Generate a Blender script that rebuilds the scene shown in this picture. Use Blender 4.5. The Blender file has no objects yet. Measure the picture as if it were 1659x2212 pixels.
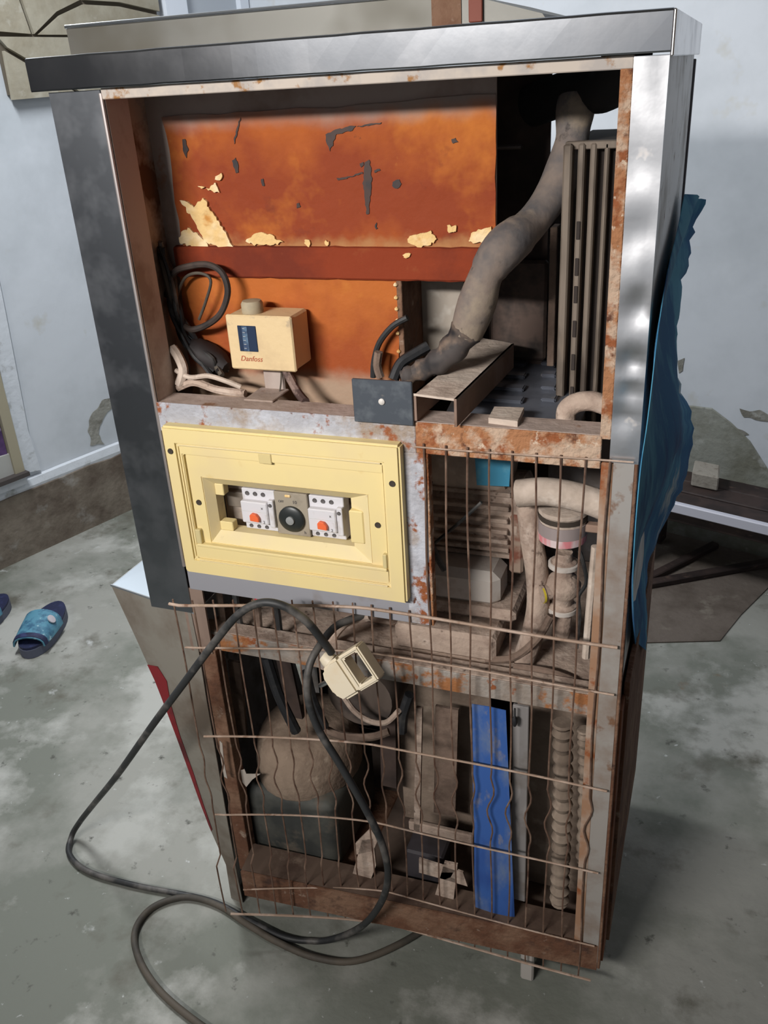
import bpy, bmesh, math, random
from mathutils import Vector, Matrix, noise
random.seed(7)
SC = bpy.context.scene
COL = SC.collection
# ------------------------------------------------------------------ camera
FPX, CX, CY = 1922.81, 829.5, 1106.0
AX = Vector((0.93837758, 0.10428392, -0.32950323))     # rows: world axes written in camera axes (right, down, forward)
AY = Vector((0.34116837, -0.43189101, 0.83490975))
AZ = Vector((-0.05524182, -0.89587667, -0.44085522))
CAM = Vector((0.0, -1.0, 1.40))
cd = bpy.data.cameras.new('camera'); cam = bpy.data.objects.new('camera', cd); COL.objects.link(cam)
right = Vector((AX[0], AY[0], AZ[0])); down = Vector((AX[1], AY[1], AZ[1])); fwd = Vector((AX[2], AY[2], AZ[2]))
m = Matrix((( right.x, -down.x, -fwd.x), (right.y, -down.y, -fwd.y), (right.z, -down.z, -fwd.z))).to_4x4()
m.translation = CAM
cam.matrix_world = m
cd.sensor_fit = 'VERTICAL'; cd.sensor_height = 36.0; cd.lens = 36.0 * FPX / 2212.0
cd.clip_start = 0.01; cd.clip_end = 60
SC.camera = cam
# ------------------------------------------------------------------ light
W = bpy.data.worlds.new('world'); SC.world = W; W.use_nodes = True
bg = W.node_tree.nodes['Background']; bg.inputs[0].default_value = (0.92, 0.95, 1.0, 1); bg.inputs[1].default_value = 0.37
def area(name, loc, target, sx, sy, power, color):
    l = bpy.data.lights.new(name, 'AREA'); l.shape = 'RECTANGLE'; l.size = sx; l.size_y = sy; l.energy = power; l.color = color
    o = bpy.data.objects.new(name, l); COL.objects.link(o); o.location = loc
    o.rotation_euler = (Vector(target) - Vector(loc)).to_track_quat('-Z', 'Y').to_euler()
    return o
area('tube_light_side', (-1.50, 0.48, 2.38), (-0.9, 0.9, 0.4), 0.9, 0.12, 41, (0.95, 0.98, 1.0))
area('lamp_front', (-1.00, -2.05, 1.98), (-0.40, 0.05, 1.00), 0.9, 0.12, 10.6, (1.0, 0.965, 0.93)).data.spread = math.radians(68)
SC.view_settings.view_transform = 'Standard'; SC.view_settings.look = 'None'
SC.view_settings.exposure = 0.0; SC.view_settings.gamma = 1.0; SC.view_settings.use_curve_mapping = False

# ------------------------------------------------------------------ measuring: a ray of the photograph met with a real plane
def ray(u, v):
    c = Vector((u - CX, v - CY, FPX)); return Vector((AX.dot(c), AY.dot(c), AZ.dot(c)))
def P(u, v, y=0.0):                       # on the plane y = const (parallel to the cabinet front)
    r = ray(u, v); return CAM + r * ((y - CAM.y) / r.y)
def F(u, v, z=0.0):                       # on a level plane
    r = ray(u, v); return CAM + r * ((z - CAM.z) / r.z)
def PL(u, v, p, n):
    r = ray(u, v); return CAM + r * (n.dot(Vector(p) - CAM) / n.dot(r))

# ------------------------------------------------------------------ materials
MATS = {}
def s2l(c):
    return tuple(((x/255.0)/12.92 if x/255.0 <= 0.04045 else ((x/255.0+0.055)/1.055)**2.4) for x in c) + (1,)
def mat(name, base, rough=0.7, metal=0.0, layers=(), bump=0.0, bscale=60, stretch=(1,1,1), zmask=()):
    """base and layer colours as sRGB 0-255; layers = (colour, noise scale, low, high, detail[, metal, rough])"""
    if name in MATS: return MATS[name]
    mt = bpy.data.materials.new(name); mt.use_nodes = True; nt = mt.node_tree; N = nt.nodes; L = nt.links
    b = N['Principled BSDF']; geo = N.new('ShaderNodeNewGeometry'); mp = N.new('ShaderNodeMapping'); mp.inputs['Scale'].default_value = stretch
    L.new(geo.outputs['Position'], mp.inputs['Vector'])
    b.inputs['Roughness'].default_value = rough; b.inputs['Metallic'].default_value = metal
    rgb = N.new('ShaderNodeRGB'); rgb.outputs[0].default_value = s2l(base); cur = rgb.outputs[0]; curm = None; curr = None
    for i, ly in enumerate(layers):
        col, sc, lo, hi, det = ly[:5]
        n = N.new('ShaderNodeTexNoise'); n.inputs['Scale'].default_value = sc; n.inputs['Detail'].default_value = det; n.inputs['Roughness'].default_value = 0.62
        off = N.new('ShaderNodeVectorMath'); off.operation = 'ADD'; off.inputs[1].default_value = (i*7.3+1.1, i*3.9, i*5.7)
        L.new(mp.outputs[0], off.inputs[0]); L.new(off.outputs[0], n.inputs['Vector'])
        r = N.new('ShaderNodeMapRange'); r.inputs['From Min'].default_value = lo; r.inputs['From Max'].default_value = hi; r.clamp = True
        L.new(n.outputs['Fac'], r.inputs['Value'])
        mx = N.new('ShaderNodeMix'); mx.data_type = 'RGBA'; L.new(r.outputs[0], mx.inputs['Factor']); L.new(cur, mx.inputs['A'])
        mx.inputs['B'].default_value = s2l(col); cur = mx.outputs['Result']
        if len(ly) > 5:
            mm = N.new('ShaderNodeMix'); mm.data_type = 'FLOAT'; L.new(r.outputs[0], mm.inputs['Factor'])
            if curm: L.new(curm, mm.inputs['A'])
            else: mm.inputs['A'].default_value = metal
            mm.inputs['B'].default_value = ly[5]; curm = mm.outputs['Result']
            m2 = N.new('ShaderNodeMix'); m2.data_type = 'FLOAT'; L.new(r.outputs[0], m2.inputs['Factor'])
            if curr: L.new(curr, m2.inputs['A'])
            else: m2.inputs['A'].default_value = rough
            m2.inputs['B'].default_value = ly[6]; curr = m2.outputs['Result']
    for col, z0, z1, amp, nsc in zmask:        # settled dust: comes in between two heights with a ragged edge
        sx = N.new('ShaderNodeSeparateXYZ'); L.new(geo.outputs['Position'], sx.inputs[0])
        n = N.new('ShaderNodeTexNoise'); n.inputs['Scale'].default_value = nsc; n.inputs['Detail'].default_value = 6; L.new(geo.outputs['Position'], n.inputs['Vector'])
        ma = N.new('ShaderNodeMath'); ma.operation = 'MULTIPLY_ADD'; L.new(n.outputs['Fac'], ma.inputs[0]); ma.inputs[1].default_value = amp; L.new(sx.outputs['Z'], ma.inputs[2])
        r = N.new('ShaderNodeMapRange'); r.interpolation_type = 'SMOOTHSTEP'; r.inputs['From Min'].default_value = z0 + amp/2; r.inputs['From Max'].default_value = z1 + amp/2; L.new(ma.outputs[0], r.inputs['Value'])
        mx = N.new('ShaderNodeMix'); mx.data_type = 'RGBA'; L.new(r.outputs[0], mx.inputs['Factor']); L.new(cur, mx.inputs['A']); mx.inputs['B'].default_value = s2l(col); cur = mx.outputs['Result']
    L.new(cur, b.inputs['Base Color'])
    if curm: L.new(curm, b.inputs['Metallic']); L.new(curr, b.inputs['Roughness'])
    if bump:
        n = N.new('ShaderNodeTexNoise'); n.inputs['Scale'].default_value = bscale; n.inputs['Detail'].default_value = 5
        L.new(mp.outputs[0], n.inputs['Vector']); bp = N.new('ShaderNodeBump'); bp.inputs['Strength'].default_value = bump; bp.inputs['Distance'].default_value = 0.01
        L.new(n.outputs['Fac'], bp.inputs['Height']); L.new(bp.outputs[0], b.inputs['Normal'])
    MATS[name] = mt; return mt

RUST, RUST2, DUST, DUSTP = (138, 78, 42), (92, 52, 32), (150, 130, 114), (172, 146, 132)
wall_m = mat('whitewash', (204, 209, 216), 0.9, layers=[((176, 182, 188), 1.6, .45, .75, 6), ((190, 190, 186), 7, .62, .75, 4), ((150, 150, 142), 3.3, .70, .76, 8)], bump=.25, bscale=9)
dado_m = mat('dado_plaster', (126, 116, 104), 0.9, layers=[((92, 80, 70), 5, .42, .62, 6), ((150, 146, 140), 9, .58, .72, 5), ((100, 66, 56), 7, .68, .75, 3)], bump=.5, bscale=30)
edge_m = mat('white_band', (208, 213, 220), 0.9, layers=[((160, 162, 162), 14, .58, .7, 5)], bump=.3, bscale=30)
floor_m = mat('concrete_floor', (150, 150, 143), 0.78, layers=[((118, 121, 112), 1.9, .44, .56, 8), ((172, 172, 166), 2.7, .53, .62, 9), ((98, 96, 86), 5.5, .55, .68, 9), ((188, 190, 188), 10, .66, .74, 8), ((124, 98, 68), 3.1, .67, .74, 6), ((80, 80, 74), 24, .63, .72, 6), ((190, 192, 190), 40, .68, .74, 4)], bump=.35, bscale=22)
steel_m = mat('stainless', (232, 232, 234), 0.30, 1.0, layers=[((212, 213, 216), 14, .45, .7, 4, 1.0, .40), ((206, 196, 188), 30, .66, .76, 3, .8, .5)], bump=.06, bscale=12)
steel_dull = mat('stainless_dull', (208, 210, 212), 0.45, .2, layers=[((148, 144, 138), 9, .46, .7, 5, .3, .6), ((112, 98, 84), 24, .62, .75, 4, .2, .8)], bump=.05, bscale=10)
steel_low = mat('stainless_dusty', (150, 144, 134), 0.5, 0.35, layers=[((112, 100, 88), 6, .42, .62, 5, .3, .75), ((98, 74, 56), 18, .64, .74, 4, .1, .85)])
paint_rust = mat('grey_paint_rust', (164, 164, 170), 0.6, layers=[((182, 184, 192), 18, .45, .6, 3), ((150, 134, 120), 13, .5, .62, 5), (RUST, 26, .57, .63, 5), (RUST2, 40, .64, .70, 4)], bump=.3, bscale=120)
very_rust = mat('flaked_rust', (160, 110, 74), 0.85, layers=[((182, 156, 134), 24, .48, .58, 5), (RUST, 20, .53, .60, 6), ((196, 174, 152), 60, .60, .66, 4), (RUST2, 34, .60, .68, 5)], bump=.6, bscale=90)
brown_rust = mat('brown_rust', (98, 64, 45), 0.88, layers=[((122, 92, 72), 14, .45, .6, 5), ((66, 44, 34), 22, .55, .68, 5), (DUST, 30, .64, .72, 4)], bump=.4, bscale=90)
bar_dust = mat('dusty_steel', (172, 154, 144), 0.85, layers=[((152, 134, 122), 12, .45, .65, 5), ((130, 96, 72), 30, .62, .7, 4)], bump=.2, bscale=90)
mid_m = mat('grey_bar_rust', (152, 144, 136), 0.7, layers=[((134, 120, 108), 10, .45, .6, 4), ((150, 98, 58), 17, .54, .60, 5), (RUST, 36, .62, .68, 4)], bump=.3, bscale=100)
dust_m = mat('thick_dust', (176, 156, 141), 0.95, layers=[((146, 126, 113), 18, .45, .62, 5), ((192, 174, 160), 26, .54, .68, 4), ((84, 66, 56), 50, .64, .74, 3)], bump=.35, bscale=90)
dust_dark = mat('dark_dust', (126, 106, 93), 0.95, layers=[((90, 74, 64), 14, .45, .62, 5), ((122, 104, 90), 24, .56, .70, 4)], bump=.3, bscale=80)
dust_light = mat('pale_dust', (198, 182, 168), 0.92, layers=[((172, 156, 142), 16, .45, .65, 4), ((212, 200, 188), 30, .60, .72, 3)], bump=.25, bscale=80)
black_m = mat('black_rubber', (30, 31, 34), 0.6, layers=[((62, 60, 58), 22, .5, .7, 4)], bump=.1, bscale=80)
cable_m = mat('cable_rubber', (40, 41, 42), 0.55, layers=[((98, 94, 90), 16, .5, .68, 4)])
cable2_m = mat('floor_cable', (86, 78, 68), 0.7, layers=[((62, 58, 52), 12, .45, .65, 4)])
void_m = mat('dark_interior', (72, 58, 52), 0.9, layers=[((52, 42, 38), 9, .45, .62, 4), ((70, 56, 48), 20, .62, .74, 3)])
inner_grey = mat('inner_grey_sheet', (150, 146, 146), 0.7, layers=[((122, 112, 106), 8, .45, .62, 5), ((166, 160, 158), 20, .6, .7, 3)])
foam_m = mat('orange_foam', (172, 86, 24), 0.8, layers=[((138, 54, 12), 4.2, .40, .58, 5), ((196, 114, 36), 6, .54, .72, 5), ((108, 40, 16), 10, .60, .72, 6), ((196, 124, 52), 22, .66, .74, 6), ((74, 34, 20), 26, .70, .76, 6)], bump=.25, bscale=40, zmask=[((150, 136, 128), 1.335, 1.375, .07, 12), ((168, 116, 70), 1.216, 1.194, .04, 40)])
foam2_m = mat('orange_foam_lower', (178, 96, 32), 0.8, layers=[((150, 68, 20), 5, .42, .60, 5), ((200, 126, 48), 7, .56, .72, 5), ((118, 58, 28), 18, .64, .74, 6)], bump=.25, bscale=40, zmask=[((166, 140, 118), 1.035, 1.005, .03, 30)])
foam_dark = mat('dark_foam_strip', (132, 48, 10), 0.85, layers=[((108, 36, 8), 8, .45, .62, 5), ((140, 66, 28), 20, .62, .74, 5)], bump=.2, bscale=40)
foam_chip = mat('pale_foam', (226, 190, 130), 0.9, layers=[((238, 212, 168), 20, .48, .6, 3), ((200, 140, 70), 30, .58, .7, 3)], bump=.5, bscale=60)
stain_m = mat('tar_stain', (58, 36, 28), 0.6, layers=[((36, 28, 30), 30, .45, .6, 3)])
foam_grey = mat('grey_dusted_sheet', (172, 158, 150), 0.85, layers=[((150, 132, 122), 9, .45, .64, 5), ((150, 100, 66), 16, .62, .74, 4)], bump=.1)
yellow_m = mat('cream_plastic', (224, 204, 146), 0.55, layers=[((218, 198, 148), 8, .45, .65, 3), ((214, 190, 132), 26, .66, .76, 3)])
yellow_in = mat('cream_plastic_dusty', (220, 202, 152), 0.6, layers=[((216, 198, 156), 12, .42, .62, 4), ((190, 170, 130), 30, .64, .74, 4)])
cream_m = mat('thermostat_cream', (216, 190, 146), 0.6, layers=[((202, 176, 136), 20, .45, .65, 4), ((176, 156, 128), 40, .62, .72, 4)], bump=.08, bscale=150)
plug_m = mat('plug_cream', (212, 200, 176), 0.5, layers=[((210, 194, 166), 30, .5, .68, 4)])
slate_m = mat('slate_plate', (74, 80, 88), 0.5, 0.3, layers=[((98, 104, 110), 26, .52, .68, 4), ((120, 116, 112), 40, .66, .74, 3)])
blue_film = mat('blue_film', (24, 94, 142), 0.95, layers=[((74, 142, 172), 8, .50, .60, 7), ((14, 64, 116), 14, .55, .68, 4), ((160, 172, 178), 7, .63, .68, 6)], stretch=(1, 1, .45))
blue_strip_m = mat('blue_dusty_film', (48, 88, 156), 0.75, layers=[((96, 114, 146), 14, .49, .64, 6), ((32, 66, 134), 8, .55, .68, 4), ((128, 124, 124), 30, .62, .74, 4)], stretch=(1, 1, .5))
blue_label_m = mat('blue_sticker', (64, 140, 172), 0.5, layers=[((92, 156, 180), 30, .5, .65, 3)])
red_m = mat('red_decal', (126, 26, 34), 0.4, layers=[((92, 24, 30), 20, .5, .65, 3)])
wire_m = mat('mesh_wire', (104, 80, 66), 0.75, .1, layers=[((132, 108, 92), 30, .5, .64, 3), ((80, 54, 42), 40, .56, .68, 3)])
wire_h = mat('mesh_cross_wire', (160, 136, 118), 0.75, .1, layers=[((182, 160, 144), 30, .48, .62, 3), ((122, 90, 70), 40, .58, .68, 3)])
white_m = mat('breaker_white', (206, 204, 208), 0.5, layers=[((188, 182, 180), 40, .55, .7, 3)])
greyp_m = mat('timer_grey', (152, 142, 126), 0.6, layers=[((136, 126, 112), 40, .5, .65, 3)])
orange_sw = mat('orange_switch', (226, 104, 60), 0.45)
dial_m = mat('black_dial', (34, 38, 38), 0.4)
print_m = mat('grey_print', (88, 84, 84), 0.7)
light_print = mat('pale_print', (190, 190, 186), 0.7)
logo_m = mat('red_print', (176, 92, 62), 0.7)
pinhole = mat('dark_hole', (60, 52, 44), 0.9)
chrome = mat('chrome', (196, 198, 200), 0.25, 1.0)
wood_m = mat('dark_wood', (58, 44, 40), 0.7, layers=[((38, 28, 26), 8, .45, .6, 4), ((84, 66, 58), 20, .62, .72, 3)], stretch=(1, 1, 3))
stone_m = mat('beige_stone', (158, 152, 136), 0.85, layers=[((142, 134, 116), 7, .45, .62, 5), ((172, 168, 156), 14, .58, .7, 4)], bump=.2, bscale=30)
joint_m = mat('dark_joint', (92, 84, 72), 0.9)
slip_m = mat('navy_rubber', (28, 34, 66), 0.6, layers=[((48, 56, 96), 30, .5, .65, 3)])
slip_strap = mat('teal_strap', (86, 140, 162), 0.5, layers=[((56, 100, 128), 30, .48, .62, 4), ((152, 184, 194), 50, .62, .7, 3)])
slip_sole = mat('grey_sole', (92, 96, 112), 0.8)

# ------------------------------------------------------------------ mesh helpers
def new_bm(): return bmesh.new()
def box(bm, x0, x1, y0, y1, z0, z1, bev=0.0, seg=1):
    vs = [bm.verts.new(p) for p in ((x0,y0,z0),(x1,y0,z0),(x1,y1,z0),(x0,y1,z0),(x0,y0,z1),(x1,y0,z1),(x1,y1,z1),(x0,y1,z1))]
    fs = [bm.faces.new([vs[i] for i in f]) for f in ((0,3,2,1),(4,5,6,7),(0,1,5,4),(1,2,6,5),(2,3,7,6),(3,0,4,7))]
    if bev:
        es = list({e for f in fs for e in f.edges}); bmesh.ops.bevel(bm, geom=es, offset=bev, segments=seg, affect='EDGES', profile=0.5)
    return bm
def hexa(bm, pts):                        # eight corners: bottom/front ring then the same shifted
    vs = [bm.verts.new(p) for p in pts]
    for f in ((0,3,2,1),(4,5,6,7),(0,1,5,4),(1,2,6,5),(2,3,7,6),(3,0,4,7)): bm.faces.new([vs[i] for i in f])
    return bm
def slab(bm, pts, off):                   # a polygon given thickness along the vector off
    off = Vector(off); a = [bm.verts.new(Vector(p)) for p in pts]; b = [bm.verts.new(Vector(p) + off) for p in pts]; n = len(a)
    bm.faces.new(a); bm.faces.new(b[::-1])
    for i in range(n): bm.faces.new((a[i], b[i], b[(i+1) % n], a[(i+1) % n]))
    bmesh.ops.recalc_face_normals(bm, faces=bm.faces[:]); return bm
def spline(pts, k=6):
    pts = [Vector(p) for p in pts]
    if len(pts) < 3: return pts
    out = []
    for i in range(len(pts)-1):
        p0 = pts[max(i-1, 0)]; p1 = pts[i]; p2 = pts[i+1]; p3 = pts[min(i+2, len(pts)-1)]
        for j in range(k):
            t = j/k; t2 = t*t; t3 = t2*t
            out.append(0.5*((2*p1)+(-p0+p2)*t+(2*p0-5*p1+4*p2-p3)*t2+(-p0+3*p1-3*p2+p3)*t3))
    out.append(pts[-1]); return out
def tube(bm, pts, r, n=8, k=6, smooth=True, rfun=None):
    ps = spline(pts, k) if smooth else [Vector(p) for p in pts]
    for p in ps: p.z = max(p.z, r*1.05)      # nothing sinks into the floor
    rings = []; up = None
    for i, p in enumerate(ps):
        d = (ps[min(i+1, len(ps)-1)] - ps[max(i-1, 0)])
        if d.length < 1e-9: d = Vector((0,0,1))
        d.normalize()
        if up is None: up = Vector((0,0,1)) if abs(d.z) < .9 else Vector((1,0,0))
        a = d.cross(up); 
        if a.length < 1e-6: a = d.cross(Vector((0,1,0)))
        a.normalize(); b = a.cross(d).normalized(); up = b
        rr = rfun(i/(len(ps)-1)) if rfun else r
        rings.append([bm.verts.new(p + a*(rr*math.cos(2*math.pi*j/n)) + b*(rr*math.sin(2*math.pi*j/n))) for j in range(n)])
    for i in range(len(rings)-1):
        for j in range(n): bm.faces.new((rings[i][j], rings[i][(j+1)%n], rings[i+1][(j+1)%n], rings[i+1][j]))
    bm.faces.new(rings[0][::-1]); bm.faces.new(rings[-1]); return bm
def lathe(bm, prof, c, axis=(0,0,1), n=20):   # prof = (radius, height along the axis)
    c = Vector(c); ax = Vector(axis).normalized(); a = ax.cross(Vector((0,1,0)) if abs(ax.y) < .9 else Vector((1,0,0))).normalized(); b = ax.cross(a)
    rings = [[bm.verts.new(c + ax*h + a*(r*math.cos(2*math.pi*j/n)) + b*(r*math.sin(2*math.pi*j/n))) for j in range(n)] for r, h in prof]
    for i in range(len(rings)-1):
        for j in range(n): bm.faces.new((rings[i][j], rings[i][(j+1)%n], rings[i+1][(j+1)%n], rings[i+1][j]))
    bm.faces.new(rings[0][::-1]); bm.faces.new(rings[-1]); bmesh.ops.recalc_face_normals(bm, faces=bm.faces[:]); return bm
def sheet(bm, grid, th=0.0015):               # grid[i][j] of points -> a sheet with thickness
    h, w = len(grid), len(grid[0]); vs = [[bm.verts.new(Vector(p)) for p in row] for row in grid]
    for i in range(h-1):
        for j in range(w-1): bm.faces.new((vs[i][j], vs[i][j+1], vs[i+1][j+1], vs[i+1][j]))
    bmesh.ops.recalc_face_normals(bm, faces=bm.faces[:]); bm.normal_update(); bmesh.ops.solidify(bm, geom=bm.faces[:], thickness=th); return bm
def thing(name, label, cat, loc=(0,0,0), group=None, kind=None):
    o = bpy.data.objects.new(name, None); COL.objects.link(o); o.location = loc; o.empty_display_size = .05
    tag(o, label, cat, group, kind); return o
def tag(o, label=None, cat=None, group=None, kind=None):
    if label: o['label'] = label
    if cat: o['category'] = cat
    if group: o['group'] = group
    if kind: o['kind'] = kind
    return o
def wloc(o):
    v = Vector((0,0,0))
    while o: v += o.location; o = o.parent
    return v
def add(name, bm, mt, parent=None, smooth=False, label=None, kind=None):
    me = bpy.data.meshes.new(name); vs = bm.verts
    if parent is not None: base = wloc(parent)
    else:
        xs = [v.co for v in vs]
        base = Vector((sum(c.x for c in xs)/len(xs), sum(c.y for c in xs)/len(xs), min(c.z for c in xs)))
    for v in vs: v.co -= base
    bmesh.ops.recalc_face_normals(bm, faces=bm.faces[:])
    bm.to_mesh(me); bm.free(); me.materials.append(mt)
    if smooth:
        for p in me.polygons: p.use_smooth = True
        try: me.set_sharp_from_angle(angle=math.radians(40))
        except Exception: pass
    o = bpy.data.objects.new(name, me); COL.objects.link(o)
    if parent is not None: o.parent = parent
    else: o.location = base
    if label: o['label'] = label
    if kind: o['kind'] = kind
    return o
def abox(name, mt, parent, x0, x1, y0, y1, z0, z1, bev=0.002, **k): return add(name, box(new_bm(), x0, x1, y0, y1, z0, z1, bev), mt, parent, **k)
def atube(name, mt, parent, pts, r, n=8, k=6, smooth=True, **kw): return add(name, tube(new_bm(), pts, r, n, k, smooth), mt, parent, smooth=True, **kw)
def text(name, s, mt, parent, loc, size, rx=90, shear=0.0):
    c = bpy.data.curves.new(name, 'FONT'); c.body = s; c.size = size; c.extrude = 0.0002; c.shear = shear; c.align_x = 'CENTER'; c.align_y = 'CENTER'; c.resolution_u = 3
    tmp = bpy.data.objects.new(name + '_tmp', c); COL.objects.link(tmp); bpy.context.view_layer.update()
    me = bpy.data.meshes.new_from_object(tmp.evaluated_get(bpy.context.evaluated_depsgraph_get())); bpy.data.objects.remove(tmp); bpy.data.curves.remove(c)
    me.materials.clear(); me.materials.append(mt); o = bpy.data.objects.new(name, me); COL.objects.link(o)
    o.rotation_euler = (math.radians(rx), 0, 0); o.parent = parent; o.location = Vector(loc) - wloc(parent); return o

# =================================================================== the room
LW0 = Vector((-2.157, .959, 0)); LD = Vector((.3180, .9481, 0)); LN = Vector((.9481, -.3180, 0))   # left wall: start, run, normal into the room
def LWp(u, v, off=0.0): return PL(u, v, LW0 + LN*off, LN)
def lwpt(s, z, off=0.0): return LW0 + LD*s + LN*off + Vector((0,0,z))
COR = Vector((-1.714, 2.278, 0)); BD = Vector((.9481, -.3180, 0)); BN = Vector((-.3180, -.9481, 0))
def bwpt(s, z, off=0.0): return COR + BD*s + BN*off + Vector((0,0,z))
def wall_slab(name, a, d, n, s0, s1, z0, z1, mt, th=.12, off=0.0, parent=None):
    bm = new_bm(); q = [a + d*s0 + n*off + Vector((0,0,z0)), a + d*s1 + n*off + Vector((0,0,z0)), a + d*s1 + n*off + Vector((0,0,z1)), a + d*s0 + n*off + Vector((0,0,z1))]
    slab(bm, q, n*(-th)); o = add(name, bm, mt, parent)
    if parent is None: o['kind'] = 'structure'
    return o
fl = add('floor', box(new_bm(), -4.2, 2.6, -3.2, 3.2, -.10, 0), floor_m); fl['kind'] = 'structure'
wl = wall_slab('wall_left', LW0, LD, LN, -2.6, 1.392, 0, 2.9, wall_m)
wb = wall_slab('wall_back', COR, BD, BN, -.0, 4.2, 0, 2.9, wall_m)
# unseen dark wall added behind the camera to darken what the left post mirrors
added_dark_m = mat('added_wall_dark', (40, 46, 60), .8, layers=[((32, 36, 48), 3, .45, .6, 4)])
wf = add('added_wall_front', box(new_bm(), -3.6, -1.70, -2.35, -2.23, 0, 2.5), added_dark_m); wf['kind'] = 'structure'
wr = add('added_wall_right', box(new_bm(), .60, .70, -2.35, .45, 0, 2.5), mat('added_wall_brown', (92, 80, 70), .9, layers=[((76, 66, 58), 4, .45, .6, 4)])); wr['kind'] = 'structure'  # unseen wall added to block light and darken the floor at the right
ce = add('added_ceiling', box(new_bm(), -3.6, .70, -3.2, .30, 2.5, 2.6), mat('added_ceiling_grey', (150, 148, 144), .9)); ce['kind'] = 'structure'  # unseen slab added over the front half to keep skylight off the floor
# plaster dado at the foot of the left wall with its white band
def dado(name, a, d, n, s0, s1, htop, mt):
    bm = new_bm(); g = []
    ns = 40
    for i in range(ns+1):
        s = s0 + (s1-s0)*i/ns; z1 = htop + .012*noise.noise(Vector((s*9, 0, 3))) + .008*noise.noise(Vector((s*31, 0, 3)))
        g.append([a + d*s + n*.018, a + d*s + n*(.018+.004*noise.noise(Vector((s*14, 1, 3)))) + Vector((0,0,z1)), a + d*s + n*.0005 + Vector((0,0,z1+.004))])
    sheet(bm, g, .002); o = add(name, bm, mt); o['kind'] = 'structure'; return o
dado('baseboard_left', LW0, LD, LN, -2.6, 1.38, .222, dado_m)
bm = new_bm(); g = []
for i in range(41):
    s = -2.6 + 3.98*i/40; z0 = .225; z1 = .258 + .014*noise.noise(Vector((s*7, 0, 8)))
    g.append([lwpt(s, z0-.01, .010), lwpt(s, z0+.01, .014), lwpt(s, z1, .010), lwpt(s, z1+.004, .0005)])
sheet(bm, g, .002); o = add('trim_1', bm, edge_m); o['kind'] = 'structure'
# worn plaster at the foot of the back wall: flaked paint plates stand proud of the grey plaster
plaster_m = mat('bare_plaster', (140, 142, 134), .9, layers=[((116, 116, 104), 6, .45, .62, 5), ((156, 158, 152), 12, .56, .68, 4), ((74, 70, 60), 9, .64, .72, 4)], bump=.4, bscale=40)
bm = new_bm(); g = []
for i in range(61):
    s = 0.2 + 3.6*i/60; zt = .43 + .05*noise.noise(Vector((s*4.1, 2, 0))) + .035*noise.noise(Vector((s*13, 2, 0)))
    if s > 1.86: zt -= min(.24, (s-1.86)*.95)
    g.append([bwpt(s, 0, .004), bwpt(s, zt*.5, .005), bwpt(s, zt, .003), bwpt(s, zt+.003, .0003)])
sheet(bm, g, .002); o = add('trim_2', bm, plaster_m); o['kind'] = 'structure'
def wall_patch(px, pt, n, mt, name, parent, amp=.012):
    q = [PL(u, v, pt + n*.0008, n) for u, v in px]; out = []
    for i in range(len(q)):
        for j in range(6):
            p = q[i].lerp(q[(i+1) % len(q)], j/6); out.append(p + Vector((0, 0, amp*noise.noise(p*30))) + (Vector((-n.y, n.x, 0))*amp*noise.noise(p*30 + Vector((9, 0, 0)))))
    return add(name, slab(new_bm(), out, n*.0015), mt, parent)
mould_m = mat('bare_patch', (146, 145, 138), .95, layers=[((118, 116, 108), 12, .45, .6, 5), ((160, 160, 156), 24, .6, .7, 3)], bump=.4)
wall_patch([(212, 872), (236, 860), (246, 880), (222, 905), (212, 940), (224, 958), (196, 962), (188, 930), (198, 900)], LW0, LN, mould_m, 'bare_patch', wl)
wall_patch([(1484, 880), (1512, 884), (1506, 900), (1520, 912), (1508, 930), (1492, 915)], COR, BN, mat('dark_patch', (84, 80, 70), .95, layers=[((60, 56, 48), 14, .45, .6, 4)]), 'bare_patch', wb, .006)
wall_patch([(1464, 778), (1478, 774), (1474, 800), (1466, 806)], COR, BN, mould_m, 'bare_patch', wb, .004)
wall_patch([(1600, 884), (1640, 886), (1659, 900), (1659, 912), (1626, 906), (1606, 900)], COR, BN, mould_m, 'bare_patch', wb, .008)
wall_patch([(1584, 918), (1604, 930), (1616, 940), (1600, 944), (1586, 934)], COR, BN, mould_m, 'bare_patch', wb, .006)
# stone cladding panel high on the left wall
st = thing('stone_panel', 'beige stone cladding panel with dark joints high on the white wall', 'wall panel', lwpt(.40, 1.39))
bm = new_bm(); slab(bm, [lwpt(.398, 1.405, .001), lwpt(.985, 1.405, .001), lwpt(.985, 2.4, .001), lwpt(.392, 2.4, .001)], LN*.012); add('joint_bed', bm, joint_m, st)
pieces = [
    [(.392, 1.570), (.500, 1.562), (.482, 1.66), (.462, 1.80), (.392, 1.80)],
    [(.512, 1.562), (.600, 1.620), (.690, 1.652), (.640, 1.80), (.470, 1.80), (.492, 1.66)],
    [(.702, 1.652), (.830, 1.648), (.985, 1.624), (.985, 1.80), (.655, 1.80)],
    [(.525, 1.560), (.985, 1.556), (.985, 1.612), (.830, 1.636), (.700, 1.640), (.610, 1.610)],
    [(.392, 1.556), (.985, 1.546), (.985, 1.398), (.640, 1.396), (.520, 1.470), (.415, 1.528)],
    [(.404, 1.520), (.510, 1.460), (.625, 1.396), (.400, 1.392)],
    [(.392, 1.815), (.70, 1.815), (.66, 2.10), (.392, 2.06)], [(.715, 1.815), (.985, 1.815), (.985, 2.12), (.675, 2.10)],
    [(.392, 2.075), (.985, 2.135), (.985, 2.39), (.392, 2.39)]]
for pc in pieces:
    bm = new_bm(); slab(bm, [lwpt(s, z, .012) for s, z in pc], LN*(.014 + random.random()*.006)); add('stone', bm, stone_m, st)
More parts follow.
